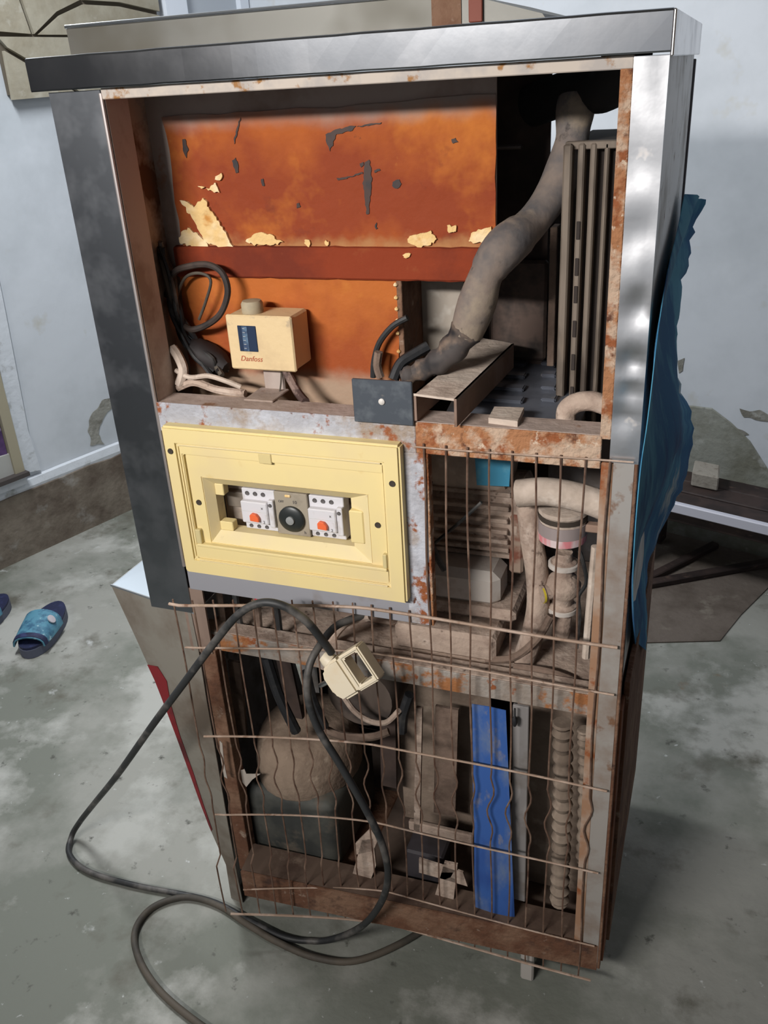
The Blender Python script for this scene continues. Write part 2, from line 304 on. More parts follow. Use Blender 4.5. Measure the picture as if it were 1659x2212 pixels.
# window by the corner: white frame, grey panes
wi = thing('window_1', None, None, lwpt(1.19, 1.30), kind='structure')
def lbox(name, s0, s1, z0, z1, o0, o1, mt, parent):
    bm = new_bm(); slab(bm, [lwpt(s0, z0, o0), lwpt(s1, z0, o0), lwpt(s1, z1, o0), lwpt(s0, z1, o0)], LN*(o1-o0)); return add(name, bm, mt, parent)
pane_m = mat('frosted_pane', (176, 182, 190), .35)
wfm = mat('white_window_paint', (222, 228, 238), .6)
lbox('frame_post', 1.01, 1.10, 1.30, 2.3, 0, .035, wfm, wi); lbox('frame_post', 1.345, 1.385, 1.30, 2.3, 0, .035, wfm, wi)
lbox('frame_sill', 1.01, 1.385, 1.26, 1.30, 0, .05, wfm, wi); lbox('frame_head', 1.01, 1.385, 2.3, 2.34, 0, .035, wfm, wi)
lbox('pane', 1.10, 1.345, 1.30, 2.3, 0, .012, pane_m, wi)
# the framed opening at the left edge: whitewashed border, beige frame, purple curtain
do = thing('window_2', None, None, lwpt(-.25, .27), kind='structure')
bm = new_bm(); slab(bm, [lwpt(.150, .285, .001), lwpt(.215, .275, .001), lwpt(.205, .42, .001), lwpt(.228, .84, .001), lwpt(.245, 1.3, .001), lwpt(.175, 1.3, .001), lwpt(.17, .84, .001)], LN*.012); add('frame_border', bm, edge_m, do)
lbox('frame_post', .118, .152, .30, 1.3, 0, .03, mat('beige_frame', (164, 156, 134), .7), do)
lbox('frame_sill', -.6, .156, .286, .30, 0, .05, mat('dark_sill', (70, 64, 62), .8), do); lbox('sill_band', -.6, .15, .255, .286, 0, .03, edge_m, do)
lbox('frame_rail', -.6, .118, .30, .37, 0, .022, mat('beige_rail', (176, 176, 172), .7), do)
bm = new_bm(); g = []
for i in range(31):
    s = -.6 + .715*i/30; o_ = .010 + .006*math.sin(i*1.3)
    g.append([lwpt(s, .368, o_), lwpt(s, .85, o_), lwpt(s, 1.3, o_)])
sheet(bm, g, .002)
add('curtain', bm, mat('purple_print', (88, 62, 108), .8, layers=[((58, 42, 80), 12, .45, .6, 3), ((150, 134, 158), 22, .6, .68, 3)]), do, smooth=True, label='purple printed curtain')

# =================================================================== the cabinet
CB = thing('refrigeration_cabinet', 'tall open-backed stainless steel refrigeration cabinet with rusted frame and orange foam', 'cabinet', (-.44, .23, 0))
XL, XR, YB = -.805, -.070, .47
def part(n, mt, *a, **k): return abox(n, mt, CB, *a, **k)
# posts: folded sheet, front face and return
def fold(name, mt, x0, x1, z0, z1, side, depth, flip=False):
    bm = new_bm(); t = .0015
    box(bm, x0, x1, 0, t, z0, z1)
    box(bm, side-(0 if side < -.4 else t), side+(t if side < -.4 else 0), t, depth, z0, z1)
    return add(name, bm, mt, CB)
fold('front_post', mat('stainless_shaded', (150, 154, 160), .30, 1.0, layers=[((132, 134, 138), 10, .45, .7, 4, .9, .40)]), XL, -.7295, .655, 1.402, XL, YB)  # same steel as the right post, its dark reflection put into the base colour
# rolled inner lip of the left post
atube('post_lip', mat('bright_lip', (200, 190, 186), .35, .8), CB, [(-.7295, .001, .74), (-.7295, .001, 1.398)], .0028, 8, smooth=False)
part('inner_flange', mat('flange_grey', (198, 184, 174), .85, layers=[((168, 148, 134), 12, .46, .62, 5)]), -.7285, -.7265, .004, .05, .74, 1.398, bev=0)
part('inner_channel', mat('rusty_channel', (188, 166, 150), .85, layers=[((112, 78, 56), 12, .48, .62, 5), ((160, 146, 138), 20, .58, .7, 4)]), -.785, -.752, .075, .13, 1.0, 1.395)
# the right post with its dented face
bm = new_bm(); g = []
for i in range(49):
    z = .972 + (1.402-.972)*i/48; row = []
    for j in range(7):
        x = -.1035 + (XR+.1035)*j/6; y = 0
        for (dz, dx, rr, dp) in ((1.155, -.082, .018, .0045), (1.235, -.088, .022, .003), (1.095, -.086, .013, .005), (1.06, -.085, .012, .004), (1.03, -.09, .014, .003), (1.30, -.09, .025, .002)):
            q = ((x-dx)**2 + (z-dz)**2)/(rr*rr); y += dp*math.exp(-q)
        y += .0012*noise.noise(Vector((x*40, z*14, 1)))
        row.append((x, y if j not in (6,) else min(y, .001), z))
    row.append((XR, .003, z)); g.append(row)
sheet(bm, g, .0015); add('front_post', bm, steel_m, CB, smooth=True)
fold('lower_post', mat('grey_post', (160, 154, 148), .55, .2, layers=[((140, 124, 112), 9, .46, .62, 5), ((124, 92, 70), 24, .62, .7, 4)]), -.0985, -.0745, .10, .974, -.0745, .02)
part('post_edge', brown_rust, -.0745, XR, .0, .012, .085, .974, bev=.001)
part('inner_edge', very_rust, -.116, -.1035, .0005, .012, 1.0, 1.395, bev=.001)
part('inner_edge', mat('rust_edge', (152, 116, 90), .85, layers=[((166, 146, 130), 12, .46, .6, 4), (RUST, 22, .56, .64, 5)]), -.113, -.0985, .001, .014, .13, .97, bev=.001)
# side wall: plain steel above, rusted layers of sheet below
part('side_panel', steel_dull, XR-.0015, XR, .004, YB, .66, 1.402, bev=0)
part('side_panel', brown_rust, XR-.0045, XR-.003, .012, YB, .10, .66, bev=0)
part('side_layer', brown_rust, XR, XR+.008, .05, YB, .095, .62, bev=.001)
part('side_layer', mat('rust_layer', (134, 84, 58), .85, layers=[((104, 62, 42), 12, .45, .6, 4)]), XR-.002, XR+.003, .012, .05, .09, .60, bev=.001)
part('back_edge', mat('dark_edge', (92, 92, 98), .5, .4), XR-.006, XR+.003, YB, YB+.014, .66, 1.395, bev=.001)
part('back_panel', inner_grey, XL, XR, YB, YB+.003, .10, 1.20, bev=0); part('back_panel', inner_grey, XL, -.27, YB, YB+.003, 1.20, 1.40, bev=0)
part('side_wall', inner_grey, XL+.002, XL+.004, .10, YB, .66, 1.40, bev=0)
part('bottom_pan', mat('pan_dust', (92, 77, 67), .95, layers=[((68, 55, 48), 9, .45, .6, 5)]), -.74, XR-.004, .02, YB, .10, .106, bev=0)
# top rim
bm = new_bm(); g = []
prof = [(.006, 1.404), (-.009, 1.4038), (-.0095, 1.4055), (-.0095, 1.4385), (-.0085, 1.4405), (-.006, 1.4412), (.55, 1.4412)]
for i in range(25):
    x = -.823 + (.823-.069)*i/24
    g.append([(x, y + .0004*noise.noise(Vector((x*12, z*30, 0))), z + (.0006*noise.noise(Vector((x*20, 0, 4))))) for y, z in prof])
sheet(bm, g, .0015); add('top_rim', bm, mat('rim_steel', (190, 192, 196), .17, 1.0, layers=[((172, 173, 176), 12, .45, .7, 4, 1.0, .20), ((188, 176, 166), 30, .70, .78, 3, .8, .3)], bump=.02, bscale=14), CB)
part('rim_end', steel_m, -.0695, -.066, -.008, .545, 1.400, 1.4405, bev=.0012)
part('rim_end', steel_m, -.825, -.822, -.008, .545, 1.404, 1.4405, bev=.0012)
part('rim_flange', mat('flaked_white_edge', (196, 184, 172), .8, layers=[((176, 168, 162), 20, .45, .6, 4), ((156, 112, 66), 26, .58, .64, 5)]), -.7285, -.1035, .0, .014, 1.391, 1.4035, bev=.001)
# raised lid behind the rim
ld = add('top_lid', slab(new_bm(), [(-.803, .055, 1.441), (-.803, .055, 1.4745), (-.30, .055, 1.4745), (-.205, .055, 1.4475), (-.20, .055, 1.441)], (0, .40, 0)), mat('lid_steel', (98, 97, 92), .45, .5, layers=[((80, 76, 66), 4, .45, .65, 4, .4, .55)]), CB)
atube('lid_edge', mat('bright_edge', (214, 218, 222), .25, 1.0), ld, [(-.803, .054, 1.4745), (-.30, .054, 1.4745)], .0022, 8, smooth=False)
abox('rust_streak', brown_rust, ld, -.325, -.292, .0535, .0555, 1.441, 1.474, bev=0)
abox('rust_tag', mat('red_brown_tag', (124, 66, 52), .7), ld, -.283, -.268, .050, .0535, 1.444, 1.466, bev=.001)
# main cross bar (angle section)
part('cross_bar', paint_rust, -.7285, -.345, .0, .003, .962, 1.005, bev=.001)
part('cross_bar', very_rust, -.345, -.1135, -.0005, .003, .962, 1.004, bev=.001)
part('cross_bar_top', bar_dust, -.7285, -.1135, .002, .046, 1.001, 1.0045, bev=.001)
part('divider_post', paint_rust, -.366, -.3335, .0, .003, .70, .962, bev=.001)
part('divider_edge', very_rust, -.3335, -.3300, .0, .016, .70, .962, bev=.001)
part('under_bar', mat('grey_under_bar', (140, 140, 146), .6, layers=[((120, 110, 104), 9, .5, .65, 4)]), -.727, -.345, .001, .004, .699, .742, bev=.001)
part('middle_bar', mid_m, -.735, -.1, .016, .019, .578, .613, bev=.001)
part('middle_bar_top', dust_m, -.735, -.1, .019, .05, .609, .613, bev=.001)
hb = new_bm(); hexa(hb, [(-.692, -.045, .088), (-.075, 0, .081), (-.075, .004, .081), (-.692, -.041, .088), (-.692, -.045, .148), (-.075, 0, .139), (-.075, .004, .139), (-.692, -.041, .148)])
add('bottom_bar', hb, brown_rust, CB)
hb = new_bm(); hexa(hb, [(-.692, -.042, .144), (-.075, .003, .135), (-.075, .05, .135), (-.70, .02, .144), (-.692, -.042, .148), (-.075, .003, .139), (-.075, .05, .139), (-.70, .02, .148)])
add('bottom_bar_top', hb, mat('brown_dust', (96, 78, 66), .95, layers=[((74, 56, 46), 12, .45, .6, 5), ((116, 98, 84), 26, .6, .7, 4)]), CB)
# flared cheek at the lower left: ledge, tapered front sheet, side, decal
WP, WN = Vector((-.73, 0, 0)), Vector((.2, 1, 0)).normalized()
def WS(u, v, off=0.0): return PL(u, v, WP - WN*off, WN)
outer = [WS(240, 1264), WS(292, 1375), WS(340, 1482), WS(395, 1630), WS(450, 1782), WS(488, 1868), WS(500, 1944)]
inner = [WS(412, 1322), WS(428, 1400), WS(444, 1500), WS(468, 1640), WS(492, 1780), WS(508, 1868), WS(524, 1950)]
bm = new_bm(); g = [[a, a.lerp(b, .5), b] for a, b in zip(outer, inner)]
sheet(bm, g, .0015); add('cheek_sheet', bm, steel_low, CB)
bm = new_bm(); g = [[a, a + Vector((.012, .40, 0))] for a in outer]; sheet(bm, g, .0015); add('cheek_side', bm, steel_dull, CB)
a = outer[0]; zt = a.z
bm = new_bm(); slab(bm, [(a.x, a.y, zt), (-.725, -.001, zt-.003), (-.725, .43, zt), (a.x+.012, a.y+.40, zt)], (0, 0, -.0015)); add('ledge', bm, mat('ledge_steel', (206, 216, 226), .35, .85), CB)
atube('ledge_edge', MATS['bright_edge'], CB, [(a.x, a.y, zt), (-.79, .011, zt-.001)], .002, 6, smooth=False)
dec_o = [WS(*p, .0012) for p in ((318, 1436), (334, 1470), (352, 1516), (380, 1590), (412, 1678), (434, 1740), (456, 1796))]
dec_i = [WS(*p, .0012) for p in ((340, 1440), (360, 1472), (368, 1520), (388, 1588), (418, 1672), (439, 1738), (458, 1792))]
bm = new_bm(); sheet(bm, [[a, b] for a, b in zip(dec_o, dec_i)], .0006); add('red_decal', bm, red_m, CB)
part('inner_post', brown_rust, -.728, -.702, .004, .030, .09, .585, bev=.001)
part('inner_sheet', mat('inner_brown', (132, 112, 100), .8, layers=[((112, 92, 80), 9, .45, .6, 4)]), -.745, -.706, .002, .006, .58, .70, bev=0)
# dark lining and foam back of the upper compartment
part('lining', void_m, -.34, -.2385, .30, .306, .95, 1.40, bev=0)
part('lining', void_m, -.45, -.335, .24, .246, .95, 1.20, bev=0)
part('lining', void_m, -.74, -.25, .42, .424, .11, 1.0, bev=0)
part('foam_backing', foam_grey, -.80, -.2705, .124, .128, 1.154, 1.398, bev=0); part('foam_backing', foam_grey, -.80, -.402, .124, .128, .93, 1.154, bev=0)
def ragged(pts, amp=.004, sub=8, seed=0, fr=60):
    out = []
    for i in range(len(pts)):
        a = Vector(pts[i]); b = Vector(pts[(i+1) % len(pts)])
        for j in range(sub):
            p = a.lerp(b, j/sub); out.append((p.x + amp*noise.noise(Vector((p.x*fr, p.z*fr, seed))), p.y, p.z + amp*noise.noise(Vector((p.x*fr+9, p.z*fr, seed)))))
    return out
foam = add('foam_panel', slab(new_bm(), ragged([(-.724, .120, 1.366), (-.50, .120, 1.366), (-.271, .120, 1.374), (-.271, .120, 1.19), (-.724, .120, 1.19)], .005), (0, .004, 0)), foam_m, CB)
bm = new_bm(); g = []
for i in range(33):
    x = -.735 + (.735-.271)*i/32; w = .0015*noise.noise(Vector((x*50, 0, 0)))
    g.append([(x, .122, 1.1985+w), (x, .1145, 1.197+w), (x, .1125, 1.1945+w), (x, .1125, 1.158), (x, .1145, 1.1555+w), (x, .122, 1.154)])
sheet(bm, g, .002); add('foam_strip', bm, foam_dark, CB)
add('foam_panel', slab(new_bm(), ragged([(-.735, .118, 1.158), (-.402, .118, 1.158), (-.407, .118, .94), (-.745, .118, .94)], .003, seed=3), (0, .006, 0)), foam2_m, CB)
part('foam_edge', brown_rust, -.4035, -.396, .116, .20, .95, 1.158, bev=.001)
def blob(name, px, y, mt, th=.004, parent=None, amp=.0035):
    return add(name, slab(new_bm(), ragged([P(u, v, y) for u, v in px], amp, 6, len(px), 190), (0, th, 0)), mt, parent or CB)
blob('foam_tear', [(388, 430), (398, 434), (420, 446), (436, 428), (446, 434), (452, 452), (470, 474), (482, 496), (506, 540), (496, 546), (470, 534), (440, 520), (416, 470), (400, 452)], .1155, foam_chip)
blob('foam_tear', [(392, 500), (410, 494), (430, 510), (446, 524), (452, 536), (440, 538), (420, 534), (400, 530), (388, 522)], .1165, foam_chip)
for c in ([(455, 402), (466, 396), (470, 408), (474, 414), (460, 414), (446, 408)], [(462, 380), (480, 376), (476, 386), (464, 390)], [(428, 400), (440, 402), (434, 406)], [(530, 520), (560, 500), (590, 510), (610, 524), (590, 530), (548, 528)], [(660, 518), (668, 520), (667, 532), (660, 530)], [(702, 518), (710, 520), (708, 530), (702, 530)], [(885, 510), (930, 500), (945, 514), (932, 528), (908, 536), (880, 524)], [(965, 490), (985, 486), (988, 498), (970, 504)], [(1020, 500), (1060, 490), (1065, 515), (1030, 525), (1010, 520)], [(870, 550), (884, 548), (884, 556), (872, 558)]):
    blob('foam_chip', c, .1165 if c[0][1] < 545 else .110, foam_chip, .003)
for c in ([(703, 292), (716, 283), (742, 276), (768, 272), (762, 280), (728, 291), (720, 306), (712, 326), (706, 312)], [(770, 274), (790, 268), (824, 265), (822, 268), (794, 272)],
          [(788, 350), (796, 346), (802, 362), (803, 396), (799, 430), (797, 462), (791, 464), (788, 430), (784, 396)], [(728, 386), (760, 379), (784, 372), (784, 376), (756, 383), (731, 390)],
          [(808, 368), (820, 364), (822, 367), (809, 373)], [(776, 352), (784, 350), (786, 358), (779, 362)], [(848, 392), (862, 388), (868, 398), (858, 408), (848, 402)], [(810, 483), (813, 481), (816, 493), (812, 496)],
          [(502, 348), (508, 341), (513, 350), (516, 373), (511, 376), (505, 364)], [(508, 288), (515, 262), (520, 254), (518, 266), (511, 296), (505, 312)], [(563, 388), (569, 386), (571, 399), (565, 402)], [(394, 302), (400, 300), (406, 324), (402, 340), (397, 330)],
          [(975, 300), (985, 298), (990, 306), (978, 310)], [(640, 440), (646, 436), (648, 446), (642, 450)]):
    blob('tar_mark', c, .1188, stain_m, .002, amp=.002)
for z in (1.150, 1.133, 1.118, 1.102, 1.085, 1.06): add('foam_bead', lathe(new_bm(), [(.0005, -.003), (.003, -.001), (.003, .001), (.0005, .003)], (-.404, .115, z), n=8), foam_chip, CB, smooth=True)
part('tray_wall', mat('pale_metal_tray', (160, 150, 138), .7, layers=[((140, 128, 114), 14, .45, .62, 5), ((178, 170, 160), 24, .58, .7, 3)]), -.425, -.335, .20, .204, 1.0, 1.150, bev=0)
part('tray_rib', MATS['pale_metal_tray'], -.424, -.412, .190, .20, 1.0, 1.148, bev=.003)
part('lining_bolt', mat('dull_bolt', (112, 104, 100), .5, .6), -.312, -.268, .26, .266, 1.300, 1.306, bev=.002)
# shelf inside at the middle bar
part('inner_shelf', dust_m, -.74, -.085, .05, .42, .590, .596, bev=0)
# casters
def caster(x, y):
    t = CB
    bm = new_bm(); box(bm, x-.02, x+.02, y-.02, y+.02, .072, .10, .002); box(bm, x-.016, x-.012, y-.012, y+.02, .02, .072); box(bm, x+.012, x+.016, y-.012, y+.02, .02, .072)
    f = add('caster_fork', bm, dust_light, t)
    lathe(b2 := new_bm(), [(.022, -.010), (.026, -.008), (.026, .008), (.022, .010)], (x, y+.004, .026), (1, 0, 0), 20); add('wheel', b2, black_m, f, smooth=True)
abox('levelling_foot', mat('pale_foot', (170, 164, 158), .7), CB, -.200, -.178, .006, .018, .0, .09, bev=.003); caster(-.64, .06); caster(-.17, .40); caster(-.62, .40)

# =================================================================== wire guard over the lower openings
WG = thing('wire_guard', 'rusty wire mesh guard bulging off the lower left of the cabinet back', 'wire mesh', (-.40, -.02, .05))
def gy(x, z=.3):
    t = min(1, max(0, (-.43 - x)/.27)); return -.006 - .062*t**1.35 - (.016*t if z < .2 else 0)
def waver(z, k):
    if .315 < z < .455: 
        t = (z-.315)/.14; return (.0055 if k % 5 else .003)*math.sin(t*math.pi*3.3 + .25*math.sin(k*1.7))*math.sin(math.pi*t)**.5
    return 0
for k in range(-1, 21):
    x = -.132 - .029*k; top = .977 if k <= 7 else .722
    pts = []; z = top
    bot = .058 + (.022*max(0, (-.45-x)/.25) if x < -.45 else 0)
    n = int((top-bot)/.011)
    for i in range(n+1):
        z = top + (bot-top)*i/n; xx = x + waver(z, k) + .0012*math.sin(z*21+k); pts.append((xx, gy(x, z) + .0035, z))
    atube('wire', wire_m, WG, pts, .0014, 5, 1, smooth=False)
for z, x0, x1, r in ((.975, -.345, -.075, .0014), (.716, -.718, -.078, .0026), (.640, -.704, -.078, .0018), (.468, -.700, -.078, .0020), (.302, -.706, -.082, .0018), (.143, -.672, -.080, .0016), (.062, -.700, -.082, .0024)):
    pts = []
    for i in range(41):
        x = x0 + (x1-x0)*i/40; sag = .0
        zz = z + .0018*math.sin(x*13+z*9)
        if z < .1: zz += .022*max(0, (-.45-x)/.25)
        pts.append((x, gy(x, z), zz))
    atube('wire', wire_h, WG, pts, r*.9, 6, 1, smooth=False)

# =================================================================== switch box cover
XB0, XB1, ZB0, ZB1 = -.7065, -.3575, .750, .9825
BX = thing('switch_box_cover', 'cream yellow plastic distribution box cover with open centre window on the cabinet back', 'switch box', (-.532, -.004, .750))
def ring(bm, o, i, yf, yb):       # rectangular picture-frame between outer and inner rectangles
    ox0, ox1, oz0, oz1 = o; ix0, ix1, iz0, iz1 = i
    O = [(ox0, oz0), (ox1, oz0), (ox1, oz1), (ox0, oz1)]; I = [(ix0, iz0), (ix1, iz0), (ix1, iz1), (ix0, iz1)]
    A = [[bm.verts.new((x, y, z)) for x, z in q] for q, y in ((O, yb), (O, yf), (I, yf), (I, yb))]
    for a_, b_ in ((0, 1), (1, 2), (2, 3), (3, 0)):
        for j in range(4): bm.faces.new((A[a_][j], A[a_][(j+1)%4], A[b_][(j+1)%4], A[b_][j]))
    bmesh.ops.recalc_face_normals(bm, faces=bm.faces[:]); return bm
def bevel_all(bm, w, seg=2):
    bmesh.ops.bevel(bm, geom=[e for e in bm.edges if e.is_manifold and e.calc_face_angle(0) > .5], offset=w, segments=seg, affect='EDGES'); return bm
add('outer_frame', bevel_all(ring(new_bm(), (XB0, XB1, ZB0, ZB1), (-.685, -.382, .776, .956), -.030, 0), .003), yellow_m, BX)
add('step_frame', bevel_all(ring(new_bm(), (-.685, -.382, .776, .956), (-.680, -.384, .799, .941), -.0265, -.002), .0012), yellow_m, BX)
add('inner_frame', bevel_all(ring(new_bm(), (-.680, -.384, .799, .941), (-.658, -.408, .803, .906), -.0215, -.002), .0012), yellow_m, BX)
abox('groove_strip', yellow_in, BX, -.683, -.384, -.0308, -.0300, .9555, .9575, bev=.0003); abox('groove_strip', yellow_in, BX, -.678, -.384, -.0308, -.0300, .7735, .7755, bev=.0003)
abox('hinge_tab', mat('cream_hinge', (206, 188, 134), .6), BX, -.560, -.541, -.0280, -.0262, .939, .954, bev=.001)  # tab in a slightly darker cream
abox('bottom_lip', yellow_m, BX, -.679, -.384, -.0300, -.0215, .797, .8015, bev=.001)
abox('lip_tab', mat('cream_tab', (200, 184, 134), .6), BX, -.680, -.671, -.0285, -.020, .8010, .824, bev=.001)
abox('lip_tab', MATS['cream_tab'], BX, -.390, -.384, -.0285, -.020, .8010, .822, bev=.001)
for x, z, yy in ((-.669, .866, -.0217), (-.396, .863, -.0217), (-.696, .946, -.0302), (-.369, .930, -.0302)):
    add('screw', lathe(new_bm(), [(.0042, 0), (.0042, .0012), (.002, .0006)], (x, yy, z), (0, -1, 0), 12), pinhole, BX, smooth=True)
# sunk well around the window: sloping sides, stepped left end, blanking piece at the right
bm = new_bm(); O = [(-.658, .803), (-.408, .803), (-.408, .906), (-.658, .906)]; I = [(-.648, .818), (-.438, .818), (-.438, .892), (-.648, .892)]
A_ = [[bm.verts.new((x, y, z)) for x, z in q] for q, y in ((O, -.021), (I, -.008), (I, .012), (O, .012))]
for a_, b_ in ((0, 1), (1, 2), (2, 3), (3, 0)):
    for j in range(4): bm.faces.new((A_[a_][j], A_[a_][(j+1)%4], A_[b_][(j+1)%4], A_[b_][j]))
add('window_well', bm, yellow_in, BX)
abox('notch_step', yellow_m, BX, -.648, -.634, -.0085, .006, .874, .892, bev=.001); abox('notch_step', yellow_m, BX, -.648, -.627, -.0085, .006, .818, .832, bev=.001)
abox('blank_cover', yellow_m, BX, -.4385, -.418, -.0185, -.004, .829, .878, bev=.0015)
add('box_interior', box(new_bm(), -.66, -.43, .034, .036, .80, .90), dust_light, BX)
abox('din_rail', mat('rail', (150, 140, 130), .5, .6), BX, -.65, -.44, .022, .034, .842, .866, bev=.001)
def breaker(x0, z0, label):
    t = thing('circuit_breaker', label, 'breaker', (x0+.026, .0, z0), group='breakers in the switch box window')
    abox('body', white_m, t, x0, x0+.052, .002, .022, z0, z0+.064, bev=.001)
    abox('toggle_housing', white_m, t, x0+.001, x0+.043, -.008, .002, z0+.014, z0+.048, bev=.0015)
    abox('side_pole', white_m, t, x0+.0435, x0+.052, -.006, .002, z0+.010, z0+.052, bev=.001)
    bm = new_bm(); slab(bm, [(x0+.0165, -.008, z0+.0205), (x0+.0305, -.008, z0+.0195), (x0+.0305, -.008, z0+.026), (x0+.0265, -.008, z0+.031), (x0+.0195, -.008, z0+.032), (x0+.0165, -.008, z0+.029)], (0, -.006, 0)); add('toggle', bevel_all(bm, .0008, 1), orange_sw, t, label='orange toggle')
    for i in range(3):
        add('terminal', lathe(new_bm(), [(.0032, 0), (.0032, .0012), (.0015, .0004)], (x0+.009+i*.0125, .0018, z0+.057), (0, -1, 0), 10), print_m, t)
        add('terminal', lathe(new_bm(), [(.0028, 0), (.0028, .0012), (.0012, .0004)], (x0+.009+i*.0125, .0018, z0+.0055), (0, -1, 0), 10), print_m, t)
    add('test_button', lathe(new_bm(), [(.0026, 0), (.0026, .0015), (.001, .0016)], (x0+.0475, -.006, z0+.045), (0, -1, 0), 10), print_m, t)
    abox('print_line', light_print, t, x0+.003, x0+.041, -.0084, -.008, z0+.0330, z0+.0336, bev=0)
    text('lettering', 'x', print_m, t, (x0+.035, -.0084, z0+.040), .006); text('lettering', '2', print_m, t, (x0+.036, -.0084, z0+.018), .006)
    return t
breaker(-.611, .8205, 'white circuit breaker with orange toggle, at the notched end of the switch box window')
breaker(-.506, .8205, 'white circuit breaker with orange toggle, beside the ribbed blank piece in the switch box window')
TM = thing('timer_dial', 'grey timer with round black dial between the two breakers', 'timer', (-.537, 0, .807))
abox('body', greyp_m, TM, -.5585, -.5075, -.001, .024, .8195, .8860, bev=.001)
add('dial', lathe(new_bm(), [(.0195, 0), (.0195, .004), (.017, .006), (.007, .0065)], (-.5330, -.001, .8465), (0, -1, 0), 28), dial_m, TM, smooth=True)
add('dial_hub', lathe(new_bm(), [(.0062, 0), (.0062, .003), (.003, .004)], (-.5330, -.0072, .8465), (0, -1, 0), 14), mat('hub_grey', (138, 140, 140), .4), TM, smooth=True)
for i in range(12):
    an = i*math.pi/6; bm = new_bm(); c = Vector((-.5330+.0135*math.sin(an), -.0068, .8465+.0135*math.cos(an))); d = Vector((math.sin(an), 0, math.cos(an)))*.0022; e = Vector((d.z, 0, -d.x)).normalized()*.00045
    slab(bm, [c-d-e, c+d-e, c+d+e, c-d+e], (0, .0004, 0)); add('dial_mark', bm, light_print, TM)
text('lettering', '10', print_m, TM, (-.527, -.0014, .8720), .007); text('lettering', 'OFF', print_m, TM, (-.548, -.0014, .8715), .005); text('lettering', 'h', print_m, TM, (-.515, -.0014, .8260), .006)
abox('foam_scrap', foam_chip, TM, -.541, -.532, -.003, -.001, .879, .883, bev=.001)

for t_ in [o for o in COL.objects if o.name.split('.')[0] in ('switch_box_cover', 'circuit_breaker', 'timer_dial')]:
    l = t_.location; t_.location = (l.x*1.0144, l.y + .014, 1.4 - (1.4 - l.z)*1.0144); t_.scale = (1.0144, 1, 1.0144)
# =================================================================== slate plate
SP = thing('blank_plate', 'dark slate square plate with one screw standing on the rusty cross bar', 'plate', (-.386, -.003, 1.0))
abox('plate', slate_m, SP, -.4255, -.3455, -.006, -.0015, 1.001, 1.0585, bev=.001)
add('screw', lathe(new_bm(), [(.0042, 0), (.0042, .0015), (.002, .003)], (-.386, -.006, 1.031), (0, -1, 0), 12), mat('pale_screw', (206, 200, 194), .5), SP, smooth=True)

# =================================================================== thermostat
TH = thing('thermostat_box', 'cream thermostat box with top knob and dark scale window in front of orange foam', 'thermostat', (-.585, .06, 1.004))
TX0, TX1, TZ0, TZ1, TY = -.632, -.534, 1.042, 1.1165, .060
abox('housing', cream_m, TH, TX0, TX1, TY, TY+.052, TZ0, TZ1, bev=.003)
abox('cover_lip', cream_m, TH, TX0-.001, TX1+.001, TY-.003, TY+.004, TZ0-.001, TZ1+.001, bev=.002)
add('knob', lathe(new_bm(), [(.0145, 0), (.0150, .002), (.0150, .013), (.0128, .0165), (.004, .0172)], (-.6005, TY+.018, TZ1), n=24), mat('knob_grey', (168, 154, 128), .7, layers=[((150, 138, 116), 30, .5, .65, 3)]), TH, smooth=True)
abox('window', mat('scale_window', (44, 56, 78), .25), TH, -.6155, -.5875, TY-.0042, TY-.003, 1.0675, 1.1035, bev=.0006)
abox('scale', mat('scale_plate', (84, 108, 132), .5, layers=[((50, 68, 96), 90, .48, .6, 2)]), TH, -.6085, -.6005, TY-.0047, TY-.0042, 1.0685, 1.1025, bev=0)
for i in range(6): abox('scale_mark', light_print, TH, -.6075, -.6040, TY-.0050, TY-.0047, 1.072+i*.0055, 1.0726+i*.0055, bev=0)
text('lettering', 'Danfoss', logo_m, TH, (-.600, TY-.0034, 1.0570), .0105, shear=.3)
abox('bracket', foam_grey, TH, -.597, -.565, TY+.020, TY+.023, 1.005, TZ0+.004, bev=.001); abox('bracket_foot', bar_dust, TH, -.605, -.560, TY-.03, TY+.023, 1.0045, 1.0075, bev=.001)
atube('cable_tail', mat('tail', (74, 56, 52), .7, layers=[((130, 108, 98), 60, .5, .62, 3)]), TH, [P(612, 790, .075), P(628, 820, .068), P(645, 850, .06), P(660, 868, .045)], .0062, 8)
atube('thin_lead', cable2_m, TH, [P(608, 790, .08), P(607, 826, .075), P(604, 850, .07)], .0012, 5)

# =================================================================== wires in the upper compartment
def thing_tube(name, label, cat, pts, r, mt, n=8, k=6, group=None):
    o = atube(name, mt, None, pts, r, n, k); tag(o, label, cat, group); return o
thing_tube('wire_loop', 'thick black wire looped in a ring before the orange foam', 'wire', [P(360, 640, .10), P(375, 590, .095), P(410, 575, .09), P(450, 572, .088), P(480, 590, .086), P(492, 630, .084), P(478, 675, .083), P(450, 700, .085), P(415, 712, .09), P(395, 700, .10)], .0046, mat('dusty_black', (66, 54, 48), .75, layers=[((44, 38, 36), 20, .45, .6, 3)]))
thing_tube('wire_loop', 'thin dark wire curl inside the black wire ring', 'wire', [P(382, 640, .105), P(400, 600, .10), P(430, 590, .098), P(455, 605, .097), P(445, 650, .097), P(430, 690, .10)], .0022, cable2_m)
wb_ = thing('wire_bundle', 'tangled bundle of dark dusty wires hanging down inside the left post', 'wires', P(430, 830, .07))
